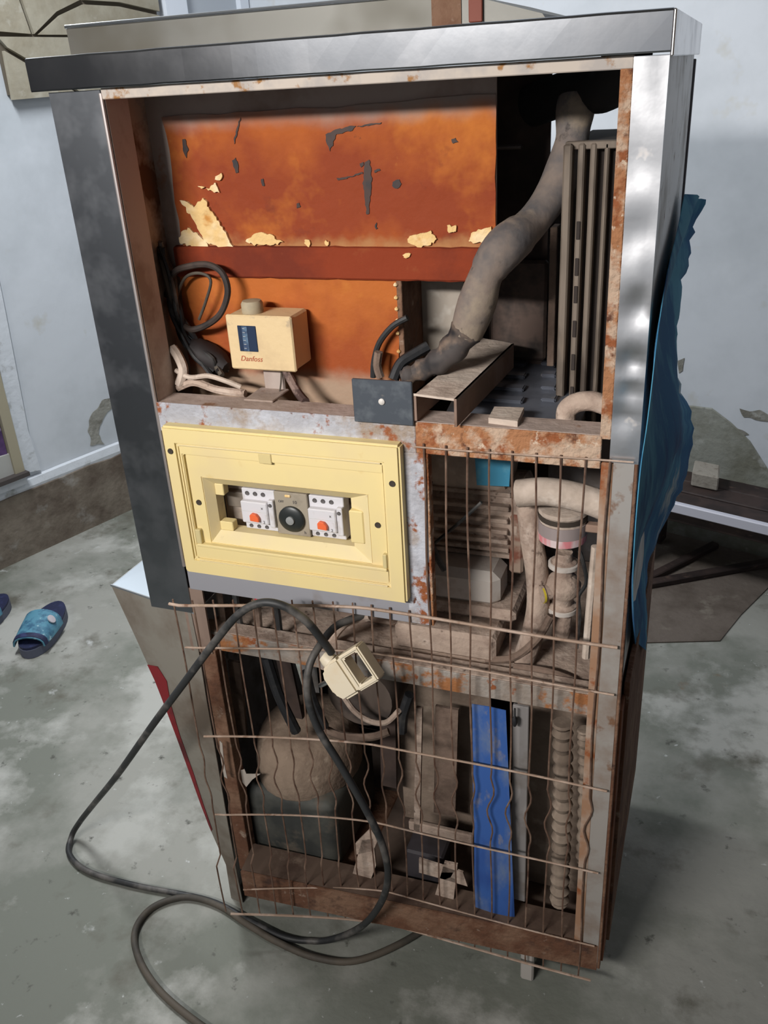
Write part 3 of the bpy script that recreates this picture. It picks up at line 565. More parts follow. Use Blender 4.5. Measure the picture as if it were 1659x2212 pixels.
for i in range(9):
    j = random.random; pts = [P(340+j()*14, 520+j()*30, .09+j()*.02), P(352+j()*24, 600, .09+j()*.02), P(366+j()*30, 670, .085+j()*.025), P(390+j()*36, 730, .08+j()*.03), P(420+j()*50, 775, .075+j()*.03), P(455+j()*40, 800+j()*16, .07+j()*.03)]
    atube('wire', random.choice([black_m, cable_m, cable2_m]), wb_, pts, .0030+j()*.0015, 6)
bm = new_bm(); lathe(bm, [(.004, -.036), (.013, -.026), (.0185, -.006), (.019, .014), (.014, .028), (.005, .033)], P(452, 770, .095), (1, 0, -.75), 14)
for v in bm.verts: v.co += Vector((noise.noise(v.co*70), noise.noise(v.co*70+Vector((5,0,0))), noise.noise(v.co*70+Vector((0,5,0)))))*.006
add('tape_wrap', bm, mat('black_tape', (36, 30, 30), .7), wb_, smooth=True)
for pts, r, mt in (([P(372, 752, .06), P(385, 770, .055), P(396, 800, .05), P(388, 830, .05)], .0075, dust_light), ([P(380, 800, .05), P(410, 815, .045), P(450, 812, .04), P(490, 824, .04), P(520, 836, .045)], .0035, dust_light), ([P(385, 838, .05), P(420, 826, .05), P(470, 842, .05), P(530, 850, .05)], .0055, dust_m)):
    atube('pale_lead', mt, wb_, pts, r, 7)
thing_tube('sensor_wire', 'short stiff black wire rising beside the pale tray behind the slate plate', 'wire', [P(806, 815, .10), P(808, 780, .10), P(820, 740, .10), P(848, 705, .10), P(880, 686, .10)], .0042, cable_m)
thing_tube('sensor_wire', 'frayed grey lead standing at the foot of the stiff black wire', 'wire', [P(822, 815, .09), P(815, 790, .09), P(818, 760, .09)], .006, dust_dark)

# =================================================================== upper compartment right: insulated pipe, coil, bracket, louvred plate
ip = thing('insulated_pipe', 'grey foam-insulated refrigerant pipe snaking down the cabinet interior', 'pipe', P(930, 800, .12))
pp = [P(1246, 212, .22), P(1240, 260, .21), P(1232, 320, .20), P(1205, 400, .19), P(1150, 480, .150), P(1090, 535, .098), P(1052, 590, .084), P(1032, 650, .084), P(1008, 720, .086)]
add('insulation', tube(new_bm(), pp, .0225, 16, 6, rfun=lambda t: .0225 + .0018*math.sin(t*23) + (.002 if .55 < t < .75 else 0)), mat('grey_insulation', (128, 114, 104), .85, layers=[((92, 88, 88), 7, .46, .58, 5), ((142, 128, 112), 12, .55, .66, 6), ((60, 54, 52), 26, .64, .72, 5)], bump=.2, bscale=50), ip, smooth=True)
add('taped_end', tube(new_bm(), [pp[-1] + Vector((.002, 0, .006)), P(965, 768, .08), P(910, 800, .076), P(868, 815, .07)], .0135, 12, 6, rfun=lambda t: .021 - .011*t + .002*math.sin(t*31)), mat('taped', (74, 68, 66), .8, layers=[((122, 104, 90), 22, .48, .6, 4), ((34, 32, 34), 14, .56, .66, 3)]), ip, smooth=True)
thing_tube('rubber_elbow', 'matt black rubber hose bend in the top corner of the cabinet', 'hose', [P(1150, 228, .30), P(1215, 205, .27), P(1270, 196, .23), P(1312, 188, .20), P(1340, 150, .18), P(1360, 110, .16)], .027, mat('matt_black', (22, 20, 21), .8), 16)
thing_tube('black_wire', 'frayed black sleeve poking out beside the taped pipe end', 'wire', [P(850, 820, .07), P(866, 785, .08), P(895, 765, .09), P(925, 748, .10)], .0075, black_m)
cn = thing('condenser_coil', 'dusty ribbed condenser coil standing inside the right post', 'condenser', (-.165, .20, .95))
rib_m = mat('coil_rib', (128, 116, 104), .7, .3, layers=[((78, 68, 60), 14, .45, .62, 4), ((126, 112, 98), 30, .6, .7, 3)], stretch=(1, 1, .3))
gap_m = mat('coil_gap', (50, 42, 38), .85)
def cx(px_, y): return P(px_, 600, y).x
abox('core', gap_m, cn, cx(1212, .17), -.124, .186, .40, .94, 1.312, bev=0)
for u0, u1, yy in ((1208, 1226, .160), (1238, 1252, .166), (1263, 1276, .168), (1292, 1302, .170), (1322, 1336, .166)):
    bm = new_bm(); x0, x1 = cx(u0, yy), cx(u1, yy); box(bm, x0, x1, yy, .19, .94, 1.312, .002); add('rib', bm, rib_m, cn)
for z in (.985, 1.03, 1.075, 1.12, 1.155, 1.20): abox('slot', gap_m, cn, cx(1241, .166), cx(1249, .166), .1645, .1665, z, z+.022, bev=.0006)
abox('end_plate', rib_m, cn, cx(1212, .17), -.1245, .17, .188, 1.305, 1.314, bev=.001)
fm = thing('fan_motor', 'dark dusty fan motor behind the insulated pipe', 'motor', (-.28, .30, 1.0))
add('body', lathe(new_bm(), [(.03, 0), (.042, .004), (.044, .02), (.044, .06), (.04, .066), (.02, .068)], P(1130, 640, .30), (0, 1, 0), 24), mat('motor_dark', (86, 70, 62), .8, layers=[((46, 38, 34), 14, .45, .6, 4)]), fm, smooth=True)
abox('mount', MATS['motor_dark'], fm, -.318, -.235, .285, .30, 1.004, 1.15, bev=.004); abox('strap', dust_dark, fm, -.228, -.218, .26, .29, 1.004, 1.20, bev=.001)
lp = thing('louvred_plate', 'dark blue-grey louvred steel plate lying flat beside the channel bracket', 'plate', (-.25, .22, .99))
lp_m = mat('louvre_steel', (112, 116, 126), .4, .3, layers=[((90, 93, 102), 12, .45, .6, 4), ((140, 136, 132), 40, .64, .72, 3)])
add('plate', slab(new_bm(), [(-.325, .065, .994), (-.150, .065, .994), (-.150, .385, .994), (-.36, .385, .994)], (0, 0, -.003)), lp_m, lp)
for v in (766, 790, 815, 842, 868):
    for u0, u1 in ((1078 - (v-766)*.38, 1138 - (v-766)*.10), (1168, 1200)):
        a_, b_ = F(u0, v, .994), F(u1, v + (u1-u0)*.07, .994); bm = new_bm(); slab(bm, [a_, b_, b_ + Vector((0, .020, 0)), a_ + Vector((0, .020, 0))], (0, -.003, .006)); add('louvre', bevel_all(bm, .0016, 2), lp_m, lp)
cb = thing('channel_bracket', 'dusty brown steel channel bracket running back from the cross bar', 'bracket', (-.31, .2, 1.004))
A0, A1, B0, B1 = P(890, 848, .045), P(984, 858, .045), P(1040, 738, .26), P(1108, 742, .26)
zt = 1.043; q = [F(893, 850, zt), F(986, 862, zt), F(1110, 742, zt), F(1040, 730, zt)]
bm = new_bm(); slab(bm, q, (0, 0, -.003)); add('web', bm, dust_light, cb)
bm = new_bm(); slab(bm, [q[1], q[2], q[2]-Vector((0,0,.036)), q[1]-Vector((0,0,.036))], (-.003, -.001, 0)); add('flange', bm, mat('bracket_brown', (146, 122, 108), .85, layers=[((128, 102, 86), 14, .45, .6, 4)]), cb)
bm = new_bm(); slab(bm, [q[0], q[3], q[3]-Vector((0,0,.036)), q[0]-Vector((0,0,.036))], (.003, .001, 0)); add('flange', bm, MATS['bracket_brown'], cb)
sm_ = thing('steel_block', 'small dusty steel clip on the bar beside the louvred plate', 'clip', (-.23, .05, 1.005))
add('clip', slab(new_bm(), [F(1055, 902, 1.012), F(1118, 910, 1.012), F(1132, 880, 1.012), F(1068, 878, 1.012)], (0, 0, -.008)), dust_light, sm_)
thing_tube('pipe_elbow', 'dusty pipe elbow curling up behind the cross bar at the right post', 'pipe', [P(1222, 905, .06), P(1225, 885, .06), P(1245, 870, .06), P(1275, 866, .06), P(1300, 872, .06), P(1330, 885, .06)], .0125, dust_m, 12)

# =================================================================== middle right compartment
GM = thing('gear_motor', 'dust-covered ribbed electric motor behind the mesh below the cross bar', 'motor', (-.31, .20, .60))
bm = new_bm(); lathe(bm, [(.030, -.085), (.058, -.075), (.062, -.02), (.062, .04), (.056, .06), (.03, .066)], (-.335, .235, .865), (1, 0, .05), 22); add('upper_shell', bm, dust_light, GM, smooth=True)
add('body', lathe(new_bm(), [(.045, -.095), (.066, -.085), (.066, .085), (.045, .095)], (-.335, .235, .775), (1, 0, 0), 24), dust_m, GM, smooth=True)
for i in range(7):
    z = .722 + i*.0175; yf = .235 - math.sqrt(max(0, .076**2 - (z-.775)**2)); abox('fin', dust_m, GM, -.412, -.262, yf, .235, z-.0035, z+.0035, bev=.0012)
abox('terminal_box', mat('pale_casting', (196, 188, 180), .7, layers=[((170, 158, 148), 20, .5, .66, 4)]), GM, -.398, -.268, .13, .20, .656, .716, bev=.012); abox('base', dust_m, GM, -.42, -.24, .12, .30, .641, .662, bev=.006)
add('blue_sticker', slab(new_bm(), [P(1025, 978, .165), P(1104, 982, .165), P(1100, 1051, .165), P(1030, 1048, .165)], (0, .003, 0)), blue_label_m, GM, label='bright blue sticker on the motor')
abox('red_flange', mat('dusty_red', (120, 72, 56), .8, layers=[(DUST, 20, .5, .62, 4)]), GM, -.262, -.240, .17, .30, .70, .80, bev=.004)
thing_tube('dark_strut', 'thin dark rod slanting across the ribbed motor', 'rod', [P(930, 1180, .09), P(985, 1135, .09), P(1040, 1085, .09)], .0026, cable_m, 6)
thing_tube('black_lead', 'dark cable bending down beside the divider post', 'wire', [P(928, 1040, .05), P(920, 1080, .05), P(922, 1150, .05), P(940, 1195, .055), P(960, 1230, .06)], .005, cable_m)
thing_tube('horizontal_pipe', 'thick dusty horizontal pipe above the strainer cup', 'pipe', [P(1118, 1066, .10), P(1180, 1062, .10), P(1250, 1074, .10), P(1310, 1096, .10), P(1340, 1120, .12)], .0195, dust_light, 16)
sc_ = thing('strainer_cup', 'grey strainer cup with pink label band under the horizontal pipe', 'strainer', (-.185, .13, .75))
cc = P(1216, 1130, .13)
add('cup', lathe(new_bm(), [(.022, -.028), (.030, -.026), (.033, -.010), (.033, .018), (.035, .020), (.035, .026), (.030, .027)], cc, n=26), dust_light, sc_, smooth=True)
add('band', lathe(new_bm(), [(.0338, -.012), (.0345, -.012), (.0345, .006), (.0338, .006)], cc, n=26), mat('grey_band', (150, 138, 136), .6), sc_, smooth=True)
add('groove', lathe(new_bm(), [(.0335, .010), (.0342, .010), (.0342, .0175), (.0335, .0175)], cc, n=26), pinhole, sc_, smooth=True)
add('label_band', lathe(new_bm(), [(.031, -.024), (.0335, -.0235), (.0345, -.012), (.031, -.012)], cc, n=26), mat('pink_label', (214, 132, 138), .6, layers=[((214, 196, 196), 40, .5, .56, 2)], stretch=(1, 1, .05)), sc_, smooth=True, label='pink label band')
abox('arm', mat('arm_brown', (150, 124, 108), .85), sc_, cc.x+.03, -.118, .12, .135, cc.z-.006, cc.z+.006, bev=.002)
va = thing('brass_valve', 'dusty valve with yellow ring standing below the strainer cup', 'valve', (-.19, .12, .60))
vc = P(1216, 1265, .12)
add('body', lathe(new_bm(), [(.013, -.085), (.015, -.05), (.012, -.046), (.020, -.043), (.021, -.032), (.015, -.029), (.016, -.018), (.024, -.010), (.026, .004), (.020, .015), (.014, .019), (.013, .028), (.019, .031), (.019, .041), (.013, .044), (.012, .056)], vc, n=20), dust_m, va, smooth=True)
for h_ in (-.038, .036): add('collar', lathe(new_bm(), [(.0205, -.004), (.0222, -.003), (.0222, .003), (.0205, .004)], vc + Vector((0, 0, h_)), n=20), MATS['pale_casting'], va, smooth=True)
add('side_port', lathe(new_bm(), [(.011, 0), (.011, .016), (.013, .017), (.013, .022), (.008, .023)], vc + Vector((-.010, -.010, -.004)), (-1, -.7, -.1), 16), dust_m, va, smooth=True)
add('yellow_ring', lathe(new_bm(), [(.0085, .0), (.0135, .0), (.0135, .003), (.0085, .003)], vc + Vector((-.0245, -.0202, -.006)), (-1, -.7, -.1), 16), mat('yellow_ring', (196, 176, 52), .5), va, smooth=True)
thing_tube('capillary_tube', 'thin dark tube bowed beside the dusty valve', 'tube', [P(1252, 1190, .10), P(1262, 1225, .10), P(1266, 1260, .10), P(1250, 1290, .10), P(1252, 1330, .10), P(1246, 1400, .10)], .0028, cable_m, 6)
thing_tube('dusty_sleeve', 'wide dusty sleeve hose hanging between motor and valve', 'hose', [P(1140, 1090, .14), P(1148, 1160, .13), P(1160, 1240, .12), P(1162, 1310, .11), P(1150, 1370, .10), P(1130, 1430, .09)], .017, dust_m, 12)
thing_tube('copper_stub', 'slim dusty upright pipe beside the right post behind mesh', 'pipe', [P(1286, 1180, .06), P(1275, 1300, .06), P(1265, 1420, .06)], .0055, dust_light)
thing_tube('bent_pipe', 'low bent pipe on the inner shelf under the sleeve hose', 'pipe', [P(1050, 1425, .08), P(1110, 1420, .08), P(1160, 1380, .08), P(1190, 1330, .09)], .006, dust_dark)
thing_tube('bent_pipe', 'short dark pipe resting on the shelf in the corner', 'pipe', [P(1110, 1440, .06), P(1180, 1450, .06), P(1240, 1470, .06)], .006, dust_dark)
bk = abox('shelf_block', dust_m, None, -.42, -.26, .075, .30, .5965, .640, bev=.006); tag(bk, 'flat dusty steel block on the inner shelf under the motor', 'block')
bk = abox('pipe_fitting', dust_light, None, -.178, -.158, .22, .25, .86, .93, bev=.008); tag(bk, 'small dusty fitting rising behind the horizontal pipe', 'fitting')

# =================================================================== behind the gap under the switch box
for i, (u0, u1) in enumerate(((470, 480), (505, 520), (548, 556), (590, 600))):
    thing_tube('hanging_lead', ['rust-dusted lead nearest the cheek sheet under the switch box', 'second dusty lead from the cheek under the switch box', 'third dusty lead from the cheek under the switch box', 'fourth dusty lead from the cheek, under the red wire nut'][i], 'wire', [P(u0, 1262, .06), P(u0+10, 1330, .055), P(u1+6, 1385, .05)], .0055, [dust_m, cable_m, dust_dark, cable_m][i])
rn = add('wire_nut', lathe(new_bm(), [(.006, 0), (.0045, .008), (.002, .012)], P(558, 1300, .012), n=10), mat('wire_nut_red', (176, 36, 58), .5), None, smooth=True); tag(rn, 'small red wire nut peeking out under the switch box', 'wire nut')
thing_tube('dusty_hose', 'pale dusty hose arching down behind the mesh under the switch box', 'hose', [P(800, 1330, .05), P(745, 1345, .05), P(712, 1390, .05), P(700, 1440, .055)], .008, dust_m)
bk = abox('dusty_box', dust_m, None, -.54, -.43, .12, .30, .597, .70, bev=.01); tag(bk, 'dusty box on the inner shelf behind the power plug', 'box')

# =================================================================== lower compartment
CP = thing('compressor', 'dust-capped hermetic compressor with dark front at the lower left behind mesh', 'compressor', (-.60, .16, .10))
bm = new_bm(); box(bm, -.716, -.538, .035, .24, .105, .268, .020, 3); add('body', bm, mat('compressor_dark', (80, 80, 74), .7, layers=[((54, 56, 54), 10, .45, .62, 4), ((96, 88, 78), 16, .58, .7, 4)]), CP, smooth=True)
bm = new_bm(); bmesh.ops.create_uvsphere(bm, u_segments=28, v_segments=16, radius=1)
for v in bm.verts:
    v.co = Vector((-.627 + v.co.x*.096, .14 + v.co.y*.108, .264 + ((1-(1-v.co.z)**2)**.8*.10 if v.co.z > 0 else v.co.z*.02)))
add('dust_dome', bm, mat('dome_dust', (146, 127, 110), .95, layers=[((124, 105, 90), 16, .45, .62, 5), ((164, 146, 128), 30, .6, .7, 3)], bump=.3, bscale=80), CP, smooth=True)
abox('foot', brown_rust, CP, -.728, -.50, .03, .26, .100, .108, bev=.002)
bk = add('paper_scrap', slab(new_bm(), [P(518, 1664, .02), P(528, 1662, .02), P(532, 1672, .02), P(562, 1672, .02), P(545, 1684, .02), P(532, 1700, .02), P(522, 1688, .02), P(514, 1680, .02)], (0, .001, 0)), mat('scrap', (178, 168, 158), .8), None); tag(bk, 'torn pale paper scrap caught on the mesh by the compressor', 'scrap')
bk = add('torn_film', slab(new_bm(), [P(474, 1600, -.012), P(480, 1606, -.012), P(484, 1650, -.012), P(491, 1682, -.012), P(484, 1678, -.012), P(477, 1640, -.012)], (0, .001, 0)), MATS['scrap'], None); tag(bk, 'narrow pale film strip stuck along the rusty inner post', 'scrap')
for i, (u0, v0, u1, v1, y, w, mt, lb) in enumerate((
    (905, 1530, 900, 1800, .10, .011, dust_m, 'slim dusty upright strip in the middle of the lower compartment'),
    (835, 1500, 840, 1700, .16, .030, void_m, 'dark upright board behind the mesh right of the compressor'),
    (965, 1530, 960, 1760, .14, .040, dust_dark, 'brown dusty upright board beside the blue strip'),
    (610, 1420, 640, 1560, .13, .028, void_m, 'black upright board behind the mesh above the compressor'),
    (505, 1430, 520, 1590, .10, .024, dust_dark, 'brown upright board at the cheek above the compressor'))):
    a, b = P(u0, v0, y), P(u1, v1, y); bm = new_bm()
    slab(bm, [a-Vector((w/2*1.0,0,0)), a+Vector((w/2,0,0)), b+Vector((w/2,0,0)), b-Vector((w/2,0,0))], (0, .006, 0)); o = add('upright_strip' if w < .02 else 'upright_board', bm, mt, None); tag(o, lb, 'board')
FW = thing('capacitor_drum', 'dusty round drum with pale hoop behind the hanging plug', 'drum', P(780, 1530, .12))
add('drum', lathe(new_bm(), [(.03, 0), (.058, .004), (.062, .02), (.062, .10)], P(775, 1510, .10), (0, 1, 0), 26), mat('drum_dust', (92, 80, 72), .9, layers=[((60, 52, 48), 10, .46, .6, 4)]), FW, smooth=True)
atube('hoop', dust_m, FW, [P(740, 1500, .06), P(765, 1535, .06), P(800, 1558, .06), P(835, 1560, .06), P(862, 1535, .06)], .0048, 8)
atube('lower_hoop', dust_dark, FW, [P(690, 1570, .08), P(740, 1590, .07), P(800, 1592, .07), P(840, 1580, .08)], .007, 8)
thing_tube('black_hose', 'black hose dropping behind the mesh near the plug', 'hose', [P(885, 1500, .07), P(872, 1540, .07), P(868, 1580, .07)], .0085, black_m)
for a, b, lb in (((575, 1420), (640, 1580), 'dark slanting hose above the compressor nearest the cheek'), ((660, 1450), (700, 1570), 'dark slanting hose above the compressor nearest the plug')):
    thing_tube('slant_hose', lb, 'hose', [P(*a, .06), P((a[0]+b[0])/2-6, (a[1]+b[1])/2, .055), P(*b, .06)], .009, black_m)
BS = add('blue_strip', sheet(new_bm(), [[P(1020 + i*.7, 1520 + i*45, .012) + Vector((0, .002*math.sin(i*1.3), 0)), P(1058 + i*.9, 1526 + i*45, .010), P(1093 + i*1.9, 1534 + i*44.5, .012)] for i in range(11)], .0015), blue_strip_m, None, smooth=True)
tag(BS, 'bright blue dusty film strip hanging upright behind the lower mesh', 'film strip')
o = abox('grey_strip', mat('grey_strip', (136, 132, 130), .8, layers=[((116, 108, 102), 12, .45, .6, 4)]), None, P(1106, 1650, .03).x, P(1140, 1650, .03).x, .030, .036, .16, .562, bev=.001); tag(o, 'grey upright metal strip right beside the blue film strip', 'strip')
a = P(1112, 1552, .02); o = add('black_clip', lathe(new_bm(), [(.002, -.014), (.004, -.008), (.004, .0), (.0015, .004), (.0015, .018)], a, n=8), black_m, None, smooth=True); tag(o, 'tiny black cable clip at the top of the grey strip', 'clip')
bm = new_bm(); pts = [P(1215, 1560, .05), P(1216, 1700, .05), P(1212, 1830, .05), P(1208, 1950, .05)]
tube(bm, pts, .014, 14, 22, rfun=lambda t: .0135 + .0028*math.sin(t*2*math.pi*17)); o = add('corrugated_hose', bm, mat('hose_dust', (148, 132, 117), .9, layers=[((118, 103, 90), 14, .45, .6, 4)], bump=.2), None, smooth=True); tag(o, 'dusty corrugated hose standing beside the right post', 'hose')
bm = new_bm(); tube(bm, [P(1262, 1575, .06), P(1264, 1700, .06), P(1258, 1860, .06)], .010, 12, 26, rfun=lambda t: .0095 + .002*math.sin(t*2*math.pi*14)); o = add('corrugated_hose', bm, MATS['hose_dust'], None, smooth=True); tag(o, 'thinner corrugated hose squeezed against the right post', 'hose')
o = abox('back_board', mat('board_dust', (144, 127, 112), .95, layers=[((120, 103, 90), 9, .45, .62, 5), ((160, 144, 128), 20, .6, .7, 4)], bump=.3), None, -.235, -.09, .12, .126, .107, .575, bev=.001); tag(o, 'dusty upright board behind the corrugated hoses', 'board')
o = abox('back_board', MATS['board_dust'], None, -.47, -.30, .20, .206, .107, .575, bev=.001); tag(o, 'dim dusty board deep behind the blue strip', 'board')
tb = thing('floor_bracket', 'dusty bent bracket leaning on the bottom bar beside the compressor', 'bracket', P(780, 1920, .03))
for q_, n_ in (([(752, 1922), (782, 1815), (806, 1812), (812, 1870), (790, 1930)], 'plate'), ([(768, 1822), (800, 1790), (816, 1815), (806, 1838), (770, 1846)], 'tab')):
    add(n_, slab(new_bm(), [P(u, v, .012) for u, v in q_], (0, .004, 0)), dust_m, tb)
tb = thing('floor_bracket', 'dusty bent bracket at the bottom bar near the blue strip', 'bracket', P(960, 1980, .03))
for q_, n_ in (([(925, 1985), (960, 1862), (988, 1868), (975, 1990)], 'plate'), ([(905, 1855), (1000, 1885), (1010, 1915), (960, 1900), (905, 1885)], 'tab')):
    add(n_, slab(new_bm(), [P(u, v, .014) for u, v in q_], (0, .004, 0)), dust_m, tb)
o = abox('cross_rail', dust_m, None, P(885, 1830, .10).x, P(1020, 1830, .10).x, .10, .11, .185, .205, bev=.002); tag(o, 'low dusty rail behind the bent brackets', 'rail')
o = abox('relay_box', mat('relay_dark', (58, 54, 58), .7, layers=[((44, 40, 42), 12, .45, .6, 3)]), None, P(880, 1850, .06).x, P(960, 1850, .06).x, .05, .10, .108, .19, bev=.004); tag(o, 'dark square relay box on the pan between the brackets', 'relay box')

# =================================================================== torn blue film on the right side
lft = [(1478, 420), (1462, 500), (1445, 570), (1430, 650), (1417, 740), (1407, 830), (1396, 920), (1384, 1000), (1376, 1080), (1370, 1160), (1366, 1240), (1367, 1320), (1372, 1392)]
rgt = [(1524, 431), (1496, 505), (1480, 575), (1464, 655), (1454, 735), (1468, 830), (1496, 925), (1484, 1010), (1456, 1090), (1414, 1170), (1390, 1240), (1391, 1320), (1386, 1392)]
XN = Vector((1, 0, 0)); g = []
A_ = spline([PL(u, v, (XR+.010, 0, 0), XN) for u, v in lft], 5); B_ = spline([P(u, v, .49) for u, v in rgt], 5)
for i, (pa, pb) in enumerate(zip(A_, B_)):
    jag = Vector((.010*noise.noise(Vector((i*.45, 3, 0))) + .006*noise.noise(Vector((i*1.3, 7, 0))), 0, .004*noise.noise(Vector((i*.9, 5, 0)))))
    g.append([pa.lerp(pb, t/8) + jag*(t/8)**3 + Vector((.012*math.sin(t/8*math.pi*2 + i*.18)*math.sin(t/8*math.pi), .014*math.sin(i*.22 + t)*math.sin(t/8*math.pi), 0)) for t in range(9)])
bm = new_bm(); sheet(bm, g, .001); o = add('torn_blue_film', bm, blue_film, None, smooth=True); tag(o, 'torn blue protective film peeling off the cabinet side', 'plastic film')

# =================================================================== power cable with plug
PC = thing('power_cable', 'black dusty power cable ending in a cream three-pin plug on the mesh', 'power cable', F(300, 1915))
def FL(u, v): return F(u, v, .0075)
pts = [P(716, 1410, -.060), P(700, 1388, -.068), P(660, 1340, -.082), P(610, 1308, -.09), P(560, 1303, -.094), P(512, 1330, -.098), P(460, 1392, -.10), P(400, 1472, -.10), P(330, 1566, -.095), P(255, 1672, -.050), P(200, 1740, .015), F(172, 1776, .055), F(155, 1806, .014), FL(150, 1845), FL(190, 1882), FL(290, 1912), FL(450, 1945), FL(545, 1992), FL(620, 2026), F(700, 2032, .012), P(775, 2005, -.045), P(820, 1955, -.062), P(838, 1895, -.07), P(826, 1825, -.075), P(790, 1748, -.078), P(735, 1652, -.078), P(688, 1575, -.075), P(665, 1505, -.072), P(668, 1440, -.06), P(694, 1390, -.03), P(730, 1350, .02), P(790, 1328, .05)]
add('cord', tube(new_bm(), pts, .0058, 10, 8), cable_m, PC, smooth=True)
# plug: built square on, then turned in the plane of the mesh
pl = bpy.data.objects.new('plug', None); COL.objects.link(pl); pl.parent = PC
pc = P(756, 1450, -.060); pl.location = pc - wloc(PC)
pm = Matrix.Rotation(math.radians(-14), 3, 'X') @ Matrix.Rotation(math.radians(-38), 3, 'Y') @ Matrix.Scale(1.28, 3)
def plugpart(name, bm, mt):
    for v in bm.verts: v.co = pm @ v.co + pc
    return add(name, bm, mt, pl, smooth=True)
bm = slab(new_bm(), [(-.028, 0, .008), (-.024, 0, .017), (-.012, 0, .022), (.002, 0, .022), (.002, 0, -.024), (-.020, 0, -.024), (-.028, 0, -.012)], (0, .024, 0)); bm2 = bevel_all(bm, .003, 2); bmesh.ops.translate(bm2, verts=bm2.verts[:], vec=(0, -.012, 0)); plugpart('body', bm2, plug_m)
plugpart('cord_collar', lathe(new_bm(), [(.0095, 0), (.0085, .006), (.0065, .011)], (-.014, 0, .020), (-.35, 0, 1), 14), plug_m)
plugpart('grip_ring', bevel_all(ring(new_bm(), (.002, .031, -.0235, .0215), (.0075, .0265, -.0175, .0165), -.012, .010), .0018, 2), plug_m)
for dz, dy, r_, ln in ((-.004, .002, .0024, .018), (-.018, .002, .0024, .018), (-.012, -.006, .003, .022)):
    plugpart('pin', tube(new_bm(), [(-.024, dy, dz), (-.027-ln*.75, dy+.008, dz-ln*.45)], r_, 8, smooth=False), chrome)
fc = thing_tube('floor_cable', 'muddy brown cable lying in a loop on the floor before the cabinet', 'cable', [FL(620, 2290), FL(520, 2265), FL(430, 2212), FL(345, 2140), FL(300, 2070), FL(292, 2010), FL(330, 1960), FL(400, 1938), FL(470, 1955), FL(540, 2000), FL(600, 2035), FL(680, 2068), F(770, 2075, .007), F(880, 2030, .007), F(980, 1960, .007)], .0062, cable2_m, 10, 8)

# =================================================================== slippers
def slipper(heel, toe, label):
    h, t = Vector(heel), Vector(toe); d = (t-h); L = d.length; d.normalize(); s = Vector((d.y, -d.x, 0))
    T = thing('slipper', label, 'slipper', tuple((h+t)/2), group='navy slippers on the floor')
    def outline(k=1.0):
        o_ = []
        for i in range(28):
            an = 2*math.pi*i/28; x = math.cos(an); y = math.sin(an); w = .048 + .008*max(0, x)
            xx = (abs(x)**.85)*(1 if x > 0 else -1)*L/2*k; o_.append(h + d*(L/2+xx) + s*(y*w*k*(1-.06*x*x)))
        return o_
    bm = new_bm(); slab(bm, [p + Vector((0,0,.001)) for p in outline()], (0, 0, .026)); add('sole', bm, slip_sole, T)
    bm = new_bm(); slab(bm, [p + Vector((0,0,.0265)) for p in outline(.985)], (0, 0, .008)); add('footbed', bm, slip_m, T)
    bm = new_bm(); g = []
    for i in range(9):
        u = i/8; row = []
        for j in range(11):
            an = math.pi*j/10; row.append(h + d*(L*(.46+.46*u)) + s*(-math.cos(an)*(.055-.010*u*u)) + Vector((0, 0, .028 + math.sin(an)**.7*(.050-.020*u))))
        g.append(row)
    sheet(bm, g, .004); st_ = add('strap', bm, slip_strap, T, smooth=True)
    bm = new_bm(); g = []
    for i in range(3):
        u = .84 + .14*i/2; row = []
        for j in range(11):
            an = math.pi*j/10; row.append(h + d*(L*(.46+.46*u)) + s*(-math.cos(an)*(.0565-.010*u*u)) + Vector((0, 0, .0285 + math.sin(an)**.7*(.0515-.020*u))))
        g.append(row)
    sheet(bm, g, .004); add('strap_binding', bm, slip_m, st_, smooth=True)
    p = h + d*(L*.60) + s*(-.040) + Vector((0,0,.064)); bm = new_bm(); lathe(bm, [(.004, 0), (.013, .001), (.013, .004), (.004, .005)], p, tuple(-s*.75 + Vector((0,0,.6))), 12); add('badge', bm, mat('pale_badge', (196, 190, 196), .5), st_, smooth=True)
    return T
slipper(F(132, 1318), F(62, 1424), 'navy slipper with shiny teal strap lying whole in view')
slipper(F(15, 1302), F(-75, 1390), 'navy slipper cut off by the edge of the picture')

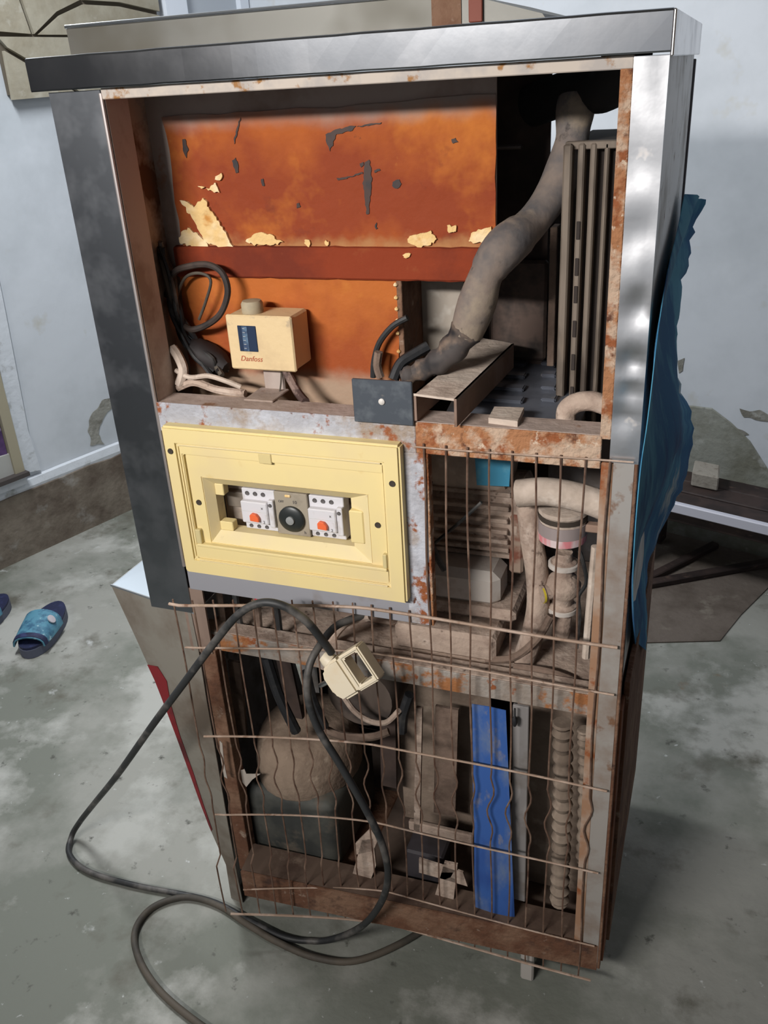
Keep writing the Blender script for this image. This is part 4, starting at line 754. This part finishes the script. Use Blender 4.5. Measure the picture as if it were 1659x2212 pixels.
# =================================================================== bench, shadow sheet and sticks at the right
BE = thing('low_bench', 'low dark wooden bench with white front edge against the flaking wall', 'bench', (.30, 1.45, 0))
b0 = F(1440, 1086, .25); b0 = b0 - BD*.25
def bpt(s, off, z): return b0 + BD*s - BN*off + Vector((0, 0, z-.25))
def bbox(name, s0, s1, o0, o1, z0, z1, mt): return add(name, bevel_all(slab(new_bm(), [bpt(s0, o0, z0), bpt(s1, o0, z0), bpt(s1, o0, z1), bpt(s0, o0, z1)], -BN*(o1-o0)), .003, 1), mt, BE)
for i in range(3): bbox('plank', 0, 1.7, .012+i*.078, .085+i*.078, .235, .252 + .002*(i % 2), wood_m)
bbox('edge_strip', 0, 1.7, -.006, .012, .226, .257, mat('white_edge', (200, 200, 212), .45)); bbox('apron', .02, 1.68, .02, .045, .185, .235, wood_m)
for s_ in (.12, 1.55):
    for o_ in (.03, .19): bbox('leg', s_, s_+.05, o_, o_+.05, .004, .235, wood_m)
q = [F(1360, 1392), F(1392, 1390), F(1555, 1386), F(1600, 1330), F(1640, 1290), F(1680, 1250), F(1800, 1190), F(1720, 1150), F(1430, 1120), F(1380, 1180)]  # outline of the floor shadow by the bench, laid as a thin brown sheet
o = add('shadow_sheet', slab(new_bm(), [p + Vector((0,0,.0005)) for p in q], (0, 0, .003)), mat('shadow_brown', (104, 94, 86), .95, layers=[((86, 76, 68), 6, .45, .62, 5), ((120, 112, 102), 14, .6, .72, 4)], bump=.3, bscale=60), None); tag(o, 'flat brown sheet standing in for the shadow on the floor by the bench', 'sheet')
for a, b, w, lb in (((1395, 1268), (1720, 1210), .030, 'long dark stick lying level on the brown shadow sheet'), ((1400, 1255), (1545, 1182), .028, 'short dark stick lying slanted on the brown shadow sheet')):
    pa, pb = F(*a, .004), F(*b, .004); d = (pb-pa).normalized(); s_ = Vector((-d.y, d.x, 0))*w/2
    o = add('wooden_stick', bevel_all(slab(new_bm(), [pa-s_, pb-s_, pb+s_, pa+s_], (0, 0, .018)), .003, 1), wood_m, None); tag(o, lb, 'stick')
c = F(1522, 1050, .255) - BN*0
o = add('brick_piece', bevel_all(slab(new_bm(), [F(1492, 1050, .256), F(1550, 1062, .256), F(1552, 1034, .256), F(1498, 1022, .256)], (0, 0, .045)), .004, 1), mat('pale_brick', (150, 144, 134), .9, layers=[((126, 118, 108), 30, .5, .65, 4)], bump=.3), None); tag(o, 'small pale brick piece on the dark bench by the wall', 'brick')
